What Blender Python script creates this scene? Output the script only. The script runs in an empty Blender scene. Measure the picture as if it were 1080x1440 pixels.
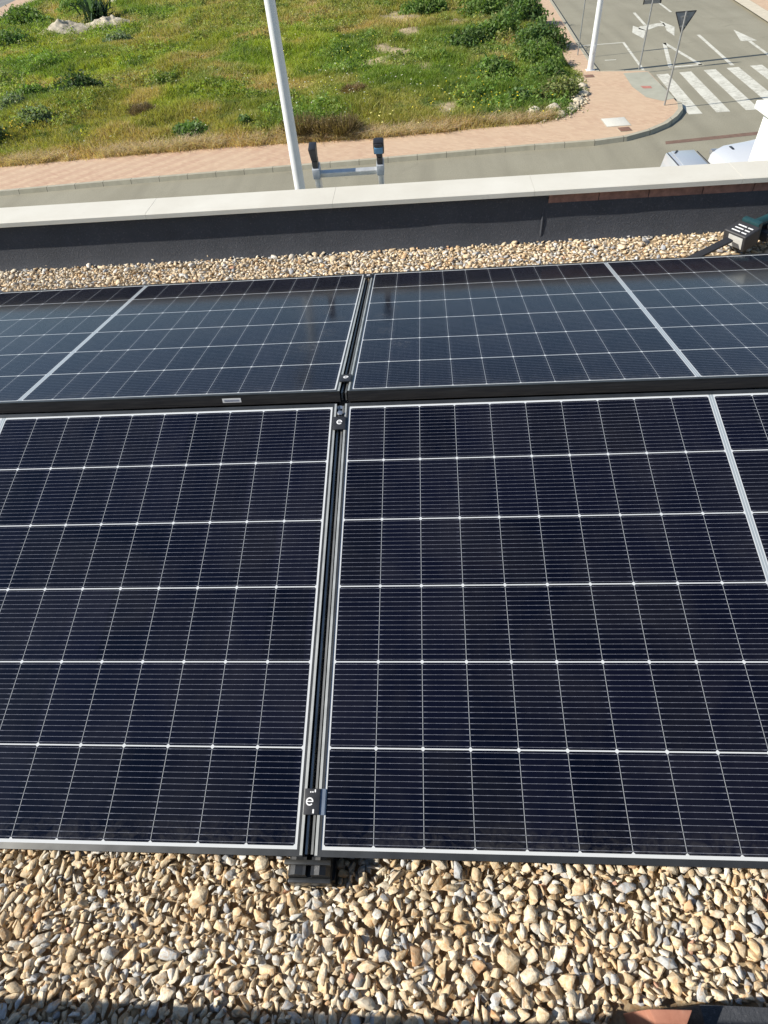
import bpy, bmesh, math, random
import numpy as np
from mathutils import Vector, Matrix, Euler
R = math.radians
rng = np.random.default_rng(7)
random.seed(7)
scn = bpy.context.scene
C = scn.collection

# ------------------------------------------------------------------ camera, sky, sun, exposure
cam = bpy.data.objects.new('camera', bpy.data.cameras.new('camera'))
C.objects.link(cam)
cam.location = (0.2078, -0.2702, 1.2108)
cam.rotation_euler = (R(42.3), R(4.032), R(2.177))
cam.data.sensor_fit = 'VERTICAL'
cam.data.sensor_height = 36.0
cam.data.lens = 833.8 / 1440 * 36
cam.data.clip_start = 0.02
cam.data.clip_end = 3000
scn.camera = cam

SUN_EL, SUN_AZ = 35.0, 8.0          # shadows fall towards +X, turned 8 degrees to +Y
to_sun = Vector((-math.cos(R(SUN_EL)) * math.cos(R(SUN_AZ)), -math.cos(R(SUN_EL)) * math.sin(R(SUN_AZ)), math.sin(R(SUN_EL))))
w = bpy.data.worlds.new('World')
scn.world = w
w.use_nodes = True
wn = w.node_tree.nodes
sky = wn.new('ShaderNodeTexSky')
sky.sky_type = 'NISHITA'
sky.sun_disc = False
sky.sun_elevation = R(SUN_EL)
sky.sun_rotation = math.atan2(to_sun.x, to_sun.y)
sky.air_density = 1.0
sky.dust_density = 0.4
sky.ozone_density = 1.6
w.node_tree.links.new(sky.outputs[0], wn['Background'].inputs[0])
wn['Background'].inputs[1].default_value = 0.085
sl = bpy.data.lights.new('sun', 'SUN')
sl.energy = 4.6
sl.angle = R(0.55)
sl.color = (1.0, 0.94, 0.85)
so = bpy.data.objects.new('sun', sl)
C.objects.link(so)
so.rotation_euler = to_sun.to_track_quat('Z', 'Y').to_euler()
scn.view_settings.view_transform = 'Standard'
scn.view_settings.look = 'None'
scn.view_settings.exposure = 0.62
scn.view_settings.gamma = 1.0

GZ = -5.789          # street level
GRAV = -0.10         # top of the roof gravel

# ------------------------------------------------------------------ material helpers
class N:
    """tiny node-graph helper"""
    def __init__(s, name):
        s.m = bpy.data.materials.new(name)
        s.m.use_nodes = True
        s.t = s.m.node_tree
        s.b = s.t.nodes['Principled BSDF']
    def new(s, kind, **kw):
        n = s.t.nodes.new(kind)
        for k, v in kw.items():
            if k.startswith('_'):
                setattr(n, k[1:], v)
            else:
                key = int(k[1:]) if k[0] == 'i' and k[1:].isdigit() else k
                s.put(n.inputs[key], v)
        return n
    def put(s, sock, v):
        if isinstance(v, bpy.types.NodeSocket):
            s.t.links.new(v, sock)
        else:
            sock.default_value = v
    def math(s, op, a, b=0.0, c=None, clamp=False):
        n = s.t.nodes.new('ShaderNodeMath')
        n.operation = op
        n.use_clamp = clamp
        s.put(n.inputs[0], a); s.put(n.inputs[1], b)
        if c is not None: s.put(n.inputs[2], c)
        return n.outputs[0]
    def mix(s, f, a, b, mode='MIX'):
        n = s.t.nodes.new('ShaderNodeMix')
        n.data_type = 'RGBA'
        n.blend_type = mode
        s.put(n.inputs[0], f)
        s.put(n.inputs[6], a if isinstance(a, bpy.types.NodeSocket) else tuple(a)[:3] + (1,))
        s.put(n.inputs[7], b if isinstance(b, bpy.types.NodeSocket) else tuple(b)[:3] + (1,))
        return n.outputs[2]
    def noise(s, scale, detail=4, rough=0.55, vec=None, dist=0.0):
        n = s.t.nodes.new('ShaderNodeTexNoise')
        n.inputs['Scale'].default_value = scale
        n.inputs['Detail'].default_value = detail
        n.inputs['Roughness'].default_value = rough
        n.inputs['Distortion'].default_value = dist
        if vec is not None: s.put(n.inputs['Vector'], vec)
        return n.outputs[0]
    def ramp(s, f, stops):
        n = s.t.nodes.new('ShaderNodeValToRGB')
        e = n.color_ramp.elements
        while len(e) < len(stops): e.new(0.5)
        for i, (p, c) in enumerate(stops):
            e[i].position = p
            e[i].color = tuple(c)[:3] + (1,) if not isinstance(c, (int, float)) else (c, c, c, 1)
        s.put(n.inputs[0], f)
        return n.outputs[0]
    def obj(s):
        return s.t.nodes.new('ShaderNodeTexCoord').outputs['Object']
    def col(s, v): s.put(s.b.inputs['Base Color'], v if isinstance(v, bpy.types.NodeSocket) else tuple(v)[:3] + (1,))
    def rough(s, v): s.put(s.b.inputs['Roughness'], v)
    def metal(s, v): s.put(s.b.inputs['Metallic'], v)
    def bump(s, h, strength=0.5, dist=0.01):
        n = s.t.nodes.new('ShaderNodeBump')
        n.inputs['Strength'].default_value = strength
        n.inputs['Distance'].default_value = dist
        s.put(n.inputs['Height'], h)
        s.t.links.new(n.outputs[0], s.b.inputs['Normal'])

def plain(name, c, rough=0.6, metal=0.0, scale=30.0, var=0.15, bump=0.0, dist=0.002):
    m = N(name)
    nz = m.noise(scale, 5, 0.6, m.obj())
    lo = [x * (1 - var) for x in c]; hi = [min(1, x * (1 + var)) for x in c]
    m.col(m.ramp(nz, [(0.3, lo), (0.7, hi)]))
    m.rough(rough); m.metal(metal)
    if bump: m.bump(nz, bump, dist)
    return m.m

def mat_vcol(name, rough=0.8, scale=300.0, amt=0.35, bump=0.4, dist=0.001, transl=False, spec=0.3, vein=False):
    m = N(name)
    a = m.new('ShaderNodeAttribute', _attribute_name='Col')
    oc = m.obj()
    nz = m.noise(scale, 4, 0.65, oc)
    f = m.ramp(nz, [(0.25, 1 - amt), (0.75, 1 + amt * 0.6)])
    c = m.mix(1.0, a.outputs[0], f, 'MULTIPLY')
    if vein:
        n2 = m.noise(70, 3, 0.6, oc, 1.5)
        c = m.mix(m.ramp(n2, [(0.5, 0.0), (0.62, 0.6)]), c, m.mix(1.0, c, (0.93, 0.66, 0.42), 'MULTIPLY'))
    m.col(c)
    m.rough(rough)
    m.b.inputs['Specular IOR Level'].default_value = spec
    if bump: m.bump(nz, bump, dist)
    if transl:
        tr = m.new('ShaderNodeBsdfTranslucent')
        m.put(tr.inputs[0], m.mix(1.0, c, (1.25, 1.35, 0.6), 'MULTIPLY'))
        mx = m.new('ShaderNodeMixShader')
        mx.inputs[0].default_value = 0.42
        m.t.links.new(m.b.outputs[0], mx.inputs[1]); m.t.links.new(tr.outputs[0], mx.inputs[2])
        m.t.links.new(mx.outputs[0], m.t.nodes['Material Output'].inputs[0])
    return m.m

# ------------------------------------------------------------------ object helpers
class MB:
    def __init__(s): s.v = []; s.f = []
    def add(s, vs, fs, M=None):
        o = len(s.v)
        s.v += [tuple((M @ Vector(v)) if M is not None else v) for v in vs]
        s.f += [tuple(i + o for i in f) for f in fs]
        return s
    def box(s, a, b, M=None):
        (x0, y0, z0), (x1, y1, z1) = a, b
        return s.add([(x0, y0, z0), (x1, y0, z0), (x1, y1, z0), (x0, y1, z0), (x0, y0, z1), (x1, y0, z1), (x1, y1, z1), (x0, y1, z1)],
                     [(3, 2, 1, 0), (4, 5, 6, 7), (0, 1, 5, 4), (1, 2, 6, 5), (2, 3, 7, 6), (3, 0, 4, 7)], M)
    def prism(s, poly, z0, z1, M=None):
        n = len(poly)
        vs = [(x, y, z0) for x, y in poly] + [(x, y, z1) for x, y in poly]
        fs = [tuple(range(n - 1, -1, -1)), tuple(range(n, 2 * n))] + [(i, (i + 1) % n, n + (i + 1) % n, n + i) for i in range(n)]
        return s.add(vs, fs, M)
    def tube(s, p0, p1, r0, r1=None, n=14, caps=True):
        r1 = r0 if r1 is None else r1
        p0 = Vector(p0); p1 = Vector(p1); d = (p1 - p0).normalized()
        q = d.to_track_quat('Z', 'Y')
        vs = []
        for p, r in ((p0, r0), (p1, r1)):
            for i in range(n):
                a = 2 * math.pi * i / n
                vs.append(tuple(p + q @ Vector((r * math.cos(a), r * math.sin(a), 0))))
        fs = [(i, (i + 1) % n, n + (i + 1) % n, n + i) for i in range(n)]
        if caps: fs += [tuple(range(n - 1, -1, -1)), tuple(range(n, 2 * n))]
        return s.add(vs, fs)

def link(name, me, mat, parent=None, loc=None, smooth=False):
    o = bpy.data.objects.new(name, me)
    C.objects.link(o)
    if mat is not None: me.materials.append(mat)
    if parent is not None: o.parent = parent
    if loc is not None: o.location = loc
    if smooth:
        for p in me.polygons: p.use_smooth = True
    return o

def build(name, mb, mat, parent=None, bevel=0.0, seg=2, smooth=False, loc=None):
    me = bpy.data.meshes.new(name)
    bm = bmesh.new()
    vs = [bm.verts.new(v) for v in mb.v]
    for f in mb.f:
        try: bm.faces.new([vs[i] for i in f])
        except ValueError: pass
    bmesh.ops.recalc_face_normals(bm, faces=bm.faces)
    if bevel:
        es = [e for e in bm.edges if len(e.link_faces) == 2 and e.calc_face_angle(0) > 0.5]
        bmesh.ops.bevel(bm, geom=es, offset=bevel, segments=seg, affect='EDGES', profile=0.6, clamp_overlap=True)
    bm.to_mesh(me); bm.free()
    o = link(name, me, mat, parent, loc)
    if smooth or bevel:
        for p in me.polygons: p.use_smooth = True
        me.set_sharp_from_angle(angle=R(35))
    return o

def tag(o, label=None, cat=None, group=None, kind=None):
    if label: o['label'] = label
    if cat: o['category'] = cat
    if group: o['group'] = group
    if kind: o['kind'] = kind
    return o

def thing(name, label, cat, loc=(0, 0, 0), rot=(0, 0, 0), group=None):
    o = bpy.data.objects.new(name, None)
    o.empty_display_size = 0.1
    C.objects.link(o)
    o.location = loc; o.rotation_euler = rot
    return tag(o, label, cat, group)

def raw_mesh(name, V, F, mat, cols=None, parent=None, smooth=False, loc=None):
    """V (n,3), F (m,k) constant k, per-vertex colours (n,3)"""
    me = bpy.data.meshes.new(name)
    k = F.shape[1]
    me.vertices.add(len(V)); me.vertices.foreach_set('co', np.asarray(V, np.float32).ravel())
    me.loops.add(F.size); me.loops.foreach_set('vertex_index', F.astype(np.int32).ravel())
    me.polygons.add(len(F))
    me.polygons.foreach_set('loop_start', np.arange(0, F.size, k, dtype=np.int32))
    me.polygons.foreach_set('loop_total', np.full(len(F), k, np.int32))
    if smooth: me.polygons.foreach_set('use_smooth', np.ones(len(F), bool))
    me.update(calc_edges=True)
    if cols is not None:
        a = me.color_attributes.new('Col', 'FLOAT_COLOR', 'POINT')
        a.data.foreach_set('color', np.concatenate([cols, np.ones((len(cols), 1))], 1).astype(np.float32).ravel())
    return link(name, me, mat, parent, loc)

# value noise in numpy, for colours and heights of the field
_g = rng.random((64, 64))
def vnoise(x, y, s, o=0.0):
    x = np.asarray(x) * s + 17.3 + o; y = np.asarray(y) * s + 5.1 + o * 1.7
    xi = np.floor(x).astype(int); yi = np.floor(y).astype(int)
    fx = x - xi; fy = y - yi
    fx = fx * fx * (3 - 2 * fx); fy = fy * fy * (3 - 2 * fy)
    g = lambda i, j: _g[i % 64, j % 64]
    return (g(xi, yi) * (1 - fx) + g(xi + 1, yi) * fx) * (1 - fy) + (g(xi, yi + 1) * (1 - fx) + g(xi + 1, yi + 1) * fx) * fy
def fbm(x, y, s, o=0.0, n=4):
    t = 0; a = 1; w_ = 0
    for i in range(n):
        t = t + a * vnoise(x, y, s * 2 ** i, o + 9.7 * i); w_ += a; a *= 0.55
    return t / w_

# ------------------------------------------------------------------ materials
def make_cell_material(name='solar_cells', prints=0.0):
    m = N(name)
    PX, PY, HALF = 0.0925, 0.1715, 0.9324
    sp = m.new('ShaderNodeSeparateXYZ', i0=m.obj())
    x, y = sp.outputs[0], sp.outputs[1]
    xx = m.math('MINIMUM', x, m.math('SUBTRACT', 2 * HALF, x))
    cx = m.math('DIVIDE', xx, PX); cy = m.math('DIVIDE', y, PY)
    fx = m.math('FRACT', cx); fy = m.math('FRACT', cy)
    dx = m.math('MULTIPLY', m.math('MINIMUM', fx, m.math('SUBTRACT', 1.0, fx)), PX)
    dy = m.math('MULTIPLY', m.math('MINIMUM', fy, m.math('SUBTRACT', 1.0, fy)), PY)
    inb = m.math('MULTIPLY', m.math('GREATER_THAN', xx, 0.0), m.math('LESS_THAN', xx, 0.925))
    inb = m.math('MULTIPLY', inb, m.math('MULTIPLY', m.math('GREATER_THAN', y, 0.0), m.math('LESS_THAN', y, 6 * PY)))
    cell = m.math('MULTIPLY', m.math('GREATER_THAN', dx, 0.0005), m.math('GREATER_THAN', dy, 0.0013))
    cell = m.math('MULTIPLY', cell, m.math('GREATER_THAN', m.math('ADD', dx, dy), 0.0050))
    cell = m.math('MULTIPLY', cell, inb)
    # per-cell random
    idx = m.new('ShaderNodeCombineXYZ', i0=m.math('FLOOR', m.math('DIVIDE', x, PX)), i1=m.math('FLOOR', cy), i2=3.0)
    wn_ = m.new('ShaderNodeTexWhiteNoise', _noise_dimensions='3D'); m.put(wn_.inputs[0], idx.outputs[0])
    oi = m.new('ShaderNodeObjectInfo')
    rnd = m.math('FRACT', m.math('ADD', wn_.outputs[0], oi.outputs['Random']))
    # bus wires: 16 per cell row
    wy = m.math('FRACT', m.math('MULTIPLY', fy, 16.0))
    wd = m.math('MULTIPLY', m.math('ABSOLUTE', m.math('SUBTRACT', wy, 0.5)), PY / 16)
    stretch = m.new('ShaderNodeMapping'); m.put(stretch.inputs[0], m.obj()); stretch.inputs['Scale'].default_value = (40, 700, 1)
    wob = m.noise(1.0, 3, 0.7, stretch.outputs[0])
    wide = m.math('MULTIPLY_ADD', wob, 0.00055, 0.00002)
    pad = m.math('LESS_THAN', dx, 0.0075)
    mid = m.math('LESS_THAN', m.math('ABSOLUTE', m.math('SUBTRACT', m.math('FRACT', m.math('MULTIPLY', fx, 5.0)), 0.5)), 0.07)
    halfw = m.math('ADD', wide, m.math('ADD', m.math('MULTIPLY', pad, 0.00028), m.math('MULTIPLY', mid, 0.00012)))
    wire = m.math('LESS_THAN', wd, halfw)
    wire = m.math('MULTIPLY', wire, m.math('GREATER_THAN', dx, 0.0016))
    base = m.mix(rnd, (0.0012, 0.0015, 0.0052), (0.0034, 0.0037, 0.0100))
    c = m.mix(wire, base, (0.165, 0.175, 0.21))
    # backsheet and centre strip
    strip = m.math('GREATER_THAN', xx, 0.925)
    mid2 = m.math('MULTIPLY', m.math('GREATER_THAN', xx, 0.9268), m.math('LESS_THAN', xx, 0.9318))
    white = m.mix(m.math('MULTIPLY', strip, mid2), (0.58, 0.60, 0.60), (0.30, 0.34, 0.36))
    colline = m.math('MULTIPLY', m.math('MULTIPLY', m.math('LESS_THAN', dx, 0.0006), m.math('GREATER_THAN', dy, 0.0040)), inb)
    white = m.mix(colline, white, (0.36, 0.38, 0.39))
    c = m.mix(cell, white, c)
    # dust and smears on the glass
    oc = m.obj()
    d1 = m.noise(5.0, 6, 0.65, oc, 0.6)
    d2 = m.noise(900.0, 2, 0.6, oc)
    dust = m.math('ADD', m.math('MULTIPLY', m.ramp(d1, [(0.42, 0.0), (0.8, 1.0)]), 0.018),
                  m.math('MULTIPLY', m.ramp(d2, [(0.70, 0.0), (0.78, 1.0)]), 0.006))
    lowe = m.math('MULTIPLY', m.ramp(m.noise(40.0, 5, 0.7, oc, 1.0), [(0.42, 0.0), (0.7, 1.0)]), m.math('MULTIPLY', m.math('SUBTRACT', 1.0, m.math('DIVIDE', y, 0.05), clamp=True), 0.055))
    dust = m.math('ADD', dust, lowe)
    # hand prints near the joint, as in smudged clusters
    pr = None
    for (hx, hy, rr) in ((0.07, 0.42, 0.035), (0.10, 0.62, 0.03), (0.11, 0.80, 0.045), (0.06, 0.86, 0.03), (0.12, 0.30, 0.04), (0.05, 0.55, 0.03)):
        ax = m.math('DIVIDE', m.math('SUBTRACT', xx, hx), rr)
        ay = m.math('DIVIDE', m.math('SUBTRACT', y, hy), rr)
        q = m.math('SUBTRACT', 1.0, m.math('SQRT', m.math('ADD', m.math('MULTIPLY', ax, ax), m.math('MULTIPLY', ay, ay))), clamp=True)
        pr = q if pr is None else m.math('MAXIMUM', pr, q)
    n3 = m.ramp(m.noise(55.0, 4, 0.7, oc, 2.0), [(0.5, 0.0), (0.66, 1.0)])
    sm = m.math('MULTIPLY', m.math('MULTIPLY', m.math('MINIMUM', m.math('MULTIPLY', pr, 3.0), 1.0), n3), prints)
    dust = m.math('ADD', dust, sm, clamp=True)
    c = m.mix(dust, c, (0.55, 0.52, 0.47))
    m.col(c)
    m.rough(m.math('MULTIPLY_ADD', dust, 1.2, 0.10))
    m.b.inputs['IOR'].default_value = 1.34
    m.b.inputs['Specular Tint'].default_value = (0.50, 0.76, 1.0, 1)
    m.b.inputs['Specular IOR Level'].default_value = 0.5
    m.bump(m.noise(3.0, 2, 0.5, oc), 0.03, 0.01)
    return m.m

M_cell = make_cell_material()
M_cell_far = make_cell_material('solar_cells_hand_marks', 0.09)
def make_frame_mat():
    m = N('anodised_frame')
    s_ = m.new('ShaderNodeMapping'); m.put(s_.inputs[0], m.obj()); s_.inputs['Scale'].default_value = (3, 3, 60)
    nz = m.noise(4.0, 5, 0.6, s_.outputs[0])
    m.col(m.ramp(nz, [(0.3, (0.035, 0.036, 0.040)), (0.75, (0.075, 0.073, 0.070))]))
    m.metal(0.35); m.rough(m.ramp(nz, [(0.3, 0.28), (0.8, 0.48)]))
    return m.m
M_frame = make_frame_mat()
M_lip = plain('frame_lip_metal', (0.095, 0.096, 0.092), 0.36, 0.75, 18, 0.22)
M_black = plain('black_plastic', (0.022, 0.023, 0.026), 0.42, 0, 60, 0.3)
M_rail = plain('rail_metal', (0.17, 0.17, 0.16), 0.4, 0.5, 25, 0.2)
M_foot = plain('grey_black_profile', (0.045, 0.048, 0.052), 0.36, 0.3, 40, 0.3, 0.15)
M_white = plain('white_print', (0.80, 0.80, 0.78), 0.5, 0, 30, 0.04)
M_steel = plain('bolt_steel', (0.62, 0.62, 0.62), 0.28, 0.9, 60, 0.1)
M_alu = plain('ladder_aluminium', (0.66, 0.66, 0.63), 0.42, 0.45, 30, 0.12)

def make_coping():
    m = N('coping_stone')
    oc = m.obj()
    a = m.noise(3.0, 6, 0.6, oc); b = m.noise(220.0, 3, 0.7, oc); st = m.noise(16.0, 5, 0.7, oc, 1.0)
    c = m.ramp(a, [(0.3, (0.57, 0.54, 0.455)), (0.7, (0.655, 0.63, 0.545))])
    c = m.mix(m.ramp(b, [(0.62, 0.0), (0.72, 0.25)]), c, (0.45, 0.42, 0.36))
    c = m.mix(m.ramp(st, [(0.62, 0.0), (0.78, 0.35)]), c, (0.42, 0.39, 0.32))
    m.col(c); m.rough(0.75); m.bump(b, 0.25, 0.001)
    return m.m
M_coping = make_coping()
def make_membrane():
    m = N('bitumen_membrane')
    oc = m.obj()
    a = m.noise(110.0, 5, 0.8, oc); b = m.noise(5.0, 6, 0.7, oc)
    c = m.ramp(b, [(0.3, (0.036, 0.040, 0.048)), (0.7, (0.056, 0.060, 0.070))])
    c = m.mix(m.ramp(a, [(0.55, 0.0), (0.72, 0.75)]), c, (0.16, 0.16, 0.165))
    m.col(c); m.rough(0.85); m.bump(a, 1.0, 0.004)
    return m.m
M_memb = make_membrane()
def make_brickred(name='terracotta_brick'):
    m = N(name)
    oc = m.obj()
    a = m.noise(25.0, 6, 0.65, oc)
    m.col(m.ramp(a, [(0.25, (0.30, 0.12, 0.075)), (0.55, (0.38, 0.17, 0.11)), (0.8, (0.48, 0.30, 0.22))]))
    m.rough(0.85); m.bump(a, 0.5, 0.004)
    return m.m
M_brick = make_brickred()
M_render = plain('white_render', (0.70, 0.71, 0.665), 0.85, 0, 120, 0.03, 0.15, 0.002)
M_wallp = plain('building_render', (0.70, 0.68, 0.62), 0.85, 0, 40, 0.06, 0.2, 0.003)
M_stone = mat_vcol('gravel_stone', 0.82, 120.0, 0.34, 0.9, 0.0022, vein=True)
M_rock = mat_vcol('pale_rock', 0.9, 9.0, 0.3, 0.6, 0.03)
M_leaf = mat_vcol('leaf', 0.6, 6.0, 0.22, 0.0, 0.0, transl=True, spec=0.35)
M_bag = plain('pale_bag', (0.66, 0.60, 0.44), 0.8, 0, 6, 0.15)

# ------------------------------------------------------------------ setting: far ground, road, pavements, field
def sheet(name, poly, z, mat, kind='structure'):
    me = bpy.data.meshes.new(name)
    bm = bmesh.new()
    f = bm.faces.new([bm.verts.new((x, y, z)) for x, y in poly])
    if f.normal.z < 0 or True:
        bm.normal_update()
        if f.normal.z < 0: f.normal_flip()
    bmesh.ops.triangulate(bm, faces=bm.faces)
    bm.to_mesh(me); bm.free()
    o = link(name, me, mat)
    if kind: o['kind'] = kind
    return o

def make_asphalt(name, c1, c2):
    m = N(name)
    oc = m.obj()
    a = m.noise(0.25, 6, 0.6, oc, 0.8); b = m.noise(28.0, 4, 0.75, oc)
    st = m.new('ShaderNodeMapping'); m.put(st.inputs[0], oc); st.inputs['Scale'].default_value = (1.6, 0.12, 1); st.inputs['Rotation'].default_value = (0, 0, R(4))
    tr = m.noise(1.0, 3, 0.5, st.outputs[0])
    c = m.ramp(a, [(0.3, c1), (0.7, c2)])
    c = m.mix(m.ramp(tr, [(0.45, 0.0), (0.75, 0.45)]), c, tuple(q * 0.72 for q in c1))
    oil = m.noise(0.9, 5, 0.7, oc, 1.2)
    c = m.mix(m.ramp(oil, [(0.60, 0.0), (0.72, 0.45)]), c, tuple(q * 0.6 for q in c1))
    c = m.mix(m.ramp(b, [(0.35, 0.45), (0.6, 0.0)]), c, tuple(q * 0.55 for q in c1))
    m.col(c); m.rough(0.9); m.bump(b, 0.3, 0.01)
    return m.m
M_road = make_asphalt('asphalt', (0.265, 0.245, 0.175), (0.330, 0.308, 0.228))
M_farroad = make_asphalt('far_asphalt', (0.20, 0.195, 0.175), (0.26, 0.255, 0.23))
M_earth = plain('far_earth', (0.16, 0.14, 0.075), 0.95, 0, 0.15, 0.35)
ear = sheet('ground', [(-1500, -1500), (1500, -1500), (1500, 1500), (-1500, 1500)], GZ - 0.05, M_earth)
sheet('road', [(-120, 4.5), (60, 4.5), (60, 130), (8, 130), (8, 30), (-120, 25)], GZ, M_road)

def make_pavers():
    m = N('herringbone_pavers')
    oc = m.obj()
    mp = m.new('ShaderNodeMapping'); m.put(mp.inputs[0], oc); mp.inputs['Rotation'].default_value = (0, 0, R(38))
    sp = m.new('ShaderNodeSeparateXYZ', i0=mp.outputs[0])
    # broad diagonal bands of alternating brick courses
    br = m.new('ShaderNodeTexBrick')
    m.put(br.inputs['Vector'], mp.outputs[0])
    br.inputs['Color1'].default_value = (0.48, 0.315, 0.205, 1)
    br.inputs['Color2'].default_value = (0.57, 0.405, 0.265, 1)
    br.inputs['Mortar'].default_value = (0.46, 0.34, 0.24, 1)
    br.inputs['Scale'].default_value = 1.0
    br.inputs['Brick Width'].default_value = 0.22
    br.inputs['Row Height'].default_value = 0.11
    br.inputs['Mortar Size'].default_value = 0.006
    band = m.math('FRACT', m.math('MULTIPLY', sp.outputs[0], 1.55))
    bandf = m.math('GREATER_THAN', band, 0.5)
    wash = m.noise(0.35, 4, 0.6, oc)
    left = m.ramp(m.math('MULTIPLY_ADD', m.new('ShaderNodeSeparateXYZ', i0=oc).outputs[0], -0.12, 0.1), [(0.0, 0.0), (1.0, 1.0)])
    c = m.mix(m.math('MULTIPLY', bandf, m.math('MULTIPLY', left, 0.32)), br.outputs[0], (0.36, 0.18, 0.13))
    c = m.mix(m.ramp(wash, [(0.35, 0.0), (0.7, 0.55)]), c, (0.56, 0.42, 0.28))
    dirt = m.noise(3.0, 6, 0.7, oc, 0.5)
    c = m.mix(m.ramp(dirt, [(0.60, 0.0), (0.78, 0.5)]), c, (0.38, 0.27, 0.18))
    m.col(c); m.rough(0.88); m.bump(br.outputs[1], 0.2, 0.004)
    return m.m
M_pave = make_pavers()
def make_kerbmat():
    m = N('kerb_concrete')
    oc = m.obj()
    br = m.new('ShaderNodeTexBrick'); m.put(br.inputs['Vector'], oc)
    br.offset = 0.0
    br.inputs['Color1'].default_value = (0.40, 0.37, 0.27, 1); br.inputs['Color2'].default_value = (0.45, 0.42, 0.32, 1)
    br.inputs['Mortar'].default_value = (0.12, 0.11, 0.09, 1); br.inputs['Scale'].default_value = 1.0
    br.inputs['Brick Width'].default_value = 1.0; br.inputs['Row Height'].default_value = 50.0; br.inputs['Mortar Size'].default_value = 0.012
    a = m.noise(4.0, 6, 0.65, oc)
    m.col(m.mix(m.ramp(a, [(0.3, 0.0), (0.75, 0.5)]), br.outputs[0], (0.22, 0.20, 0.15)))
    m.rough(0.9); m.bump(a, 0.3, 0.01)
    return m.m
M_kerb = make_kerbmat()
PAV = 0.135
outer = [(-60, 19.2), (-14.7, 21.55), (-10.7, 21.85), (-6.4, 22.08), (-1.14, 22.35), (3.75, 22.68), (6.0, 22.72), (7.1, 22.95), (8.0, 23.45),
         (8.75, 24.1), (9.3, 24.85), (9.7, 25.6), (9.9, 26.4), (9.93, 27.2), (10.02, 29.5), (10.05, 31.2), (9.85, 31.45), (9.2, 31.62), (7.98, 31.9), (8.02, 34), (8.18, 38.2), (8.45, 44), (8.78, 51.8), (10.8, 100)]
inner = [(10.0, 100), (7.55, 52), (7.30, 46), (7.15, 40), (6.95, 34), (6.95, 31), (6.75, 28.9), (6.5, 27.3), (6.0, 26.2), (5.2, 25.55), (4.2, 25.15), (1.4, 24.85), (-1.2, 24.65), (-7.8, 24.8), (-11.6, 24.55), (-16.1, 24.25), (-60, 22)]
def offset_line(pl, d):
    out = []
    for i, p in enumerate(pl):
        a = Vector(pl[max(0, i - 1)]); b = Vector(pl[min(len(pl) - 1, i + 1)])
        t = (b - a).normalized()
        out.append((p[0] - t.y * d, p[1] + t.x * d))
    return out
kin = offset_line(outer, 0.16)
sheet('pavement', kin + inner, GZ + PAV - 0.004, M_pave)
kb = MB()
out2 = offset_line(outer, -0.055)
def zk(i):   # the kerb drops to the road at the crossing
    x, y = outer[i]
    return 0.02 if (9.9 < x < 10.1 and 26.9 < y < 31.4) else PAV
n = len(outer)
for i in range(n):
    z = GZ + zk(i)
    kb.v += [(out2[i][0], out2[i][1], GZ - 0.04), (outer[i][0], outer[i][1], z), (kin[i][0], kin[i][1], z), (kin[i][0], kin[i][1], GZ - 0.04)]
for i in range(n - 1):
    a, b = 4 * i, 4 * i + 4
    kb.f += [(a, b, b + 1, a + 1), (a + 1, b + 1, b + 2, a + 2), (a + 2, b + 2, b + 3, a + 3)]
k = build('kerb', kb, M_kerb); k['kind'] = 'structure'
# pavement and pale kerb on the far side of the side road
fr = [(16.4, 22), (17.84, 39.11), (18.53, 46.57), (19.6, 58), (22, 90)]
fro = offset_line(fr, -0.75)
sheet('far_kerb', fr + fro[::-1], GZ + 0.10, plain('pale_kerb', (0.56, 0.50, 0.38), 0.9, 0, 3, 0.1))
sheet('far_pavement', fro + [(60, 90), (60, 22)], GZ + 0.104, M_pave)
# road, pavement and low kerb top left behind the field
tl = [(-35.2, 45), (-34.6, 60.2), (-36.8, 74.2), (-41, 100)]
def shift(pl, d): return [(x + d, y) for x, y in pl]
sheet('back_kerb', shift(tl, 0.1) + shift(tl, -0.75)[::-1], GZ + 0.30, plain('cream_kerb', (0.52, 0.42, 0.28), 0.9, 0, 3, 0.1))
sheet('back_pavement', shift(tl, -0.95) + shift(tl, -3.0)[::-1], GZ + 0.22, M_pave)
sheet('back_road', shift(tl, -3.0) + [(-90, 100), (-90, 45)], GZ + 0.12, M_farroad)

# road markings
def make_paint():
    m = N('road_paint')
    oc = m.obj()
    a = m.noise(7.0, 6, 0.75, oc); b = m.noise(1.2, 3, 0.6, oc)
    f = m.math('MULTIPLY', m.ramp(a, [(0.38, 0.0), (0.60, 0.95)]), m.ramp(b, [(0.35, 0.25), (0.65, 1.0)]))
    m.col(m.mix(f, (0.66, 0.65, 0.56), (0.33, 0.315, 0.25)))
    m.rough(0.8)
    return m.m
M_paint = make_paint()
MZ = GZ + 0.004
mk = []
def mark(name, poly):
    o = sheet(name, poly, MZ, M_paint); return o
xb = [9.88, 10.86, 11.89, 12.86, 13.85, 14.84, 15.83]
for i, x in enumerate(xb):
    yb = 25.38 + 0.02 * i; yt = 31.15 + 0.08 * i
    mark('crossing_stripe', [(x, yb), (x + 0.48, yb - 0.02), (x + 0.86, yt + 0.02), (x + 0.36, yt)])
def line_mark(name, pts, w_=0.12):
    for (x0, y0), (x1, y1) in zip(pts, pts[1:]):
        d = Vector((x1 - x0, y1 - y0)).normalized() * w_ / 2
        mark(name, [(x0 - d.y, y0 + d.x), (x0 + d.y, y0 - d.x), (x1 + d.y, y1 - d.x), (x1 - d.y, y1 + d.x)])
line_mark('bay_line', [(8.25, 37.70), (10.28, 37.69)]); line_mark('bay_line', [(10.36, 37.75), (9.93, 32.0)])
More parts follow.
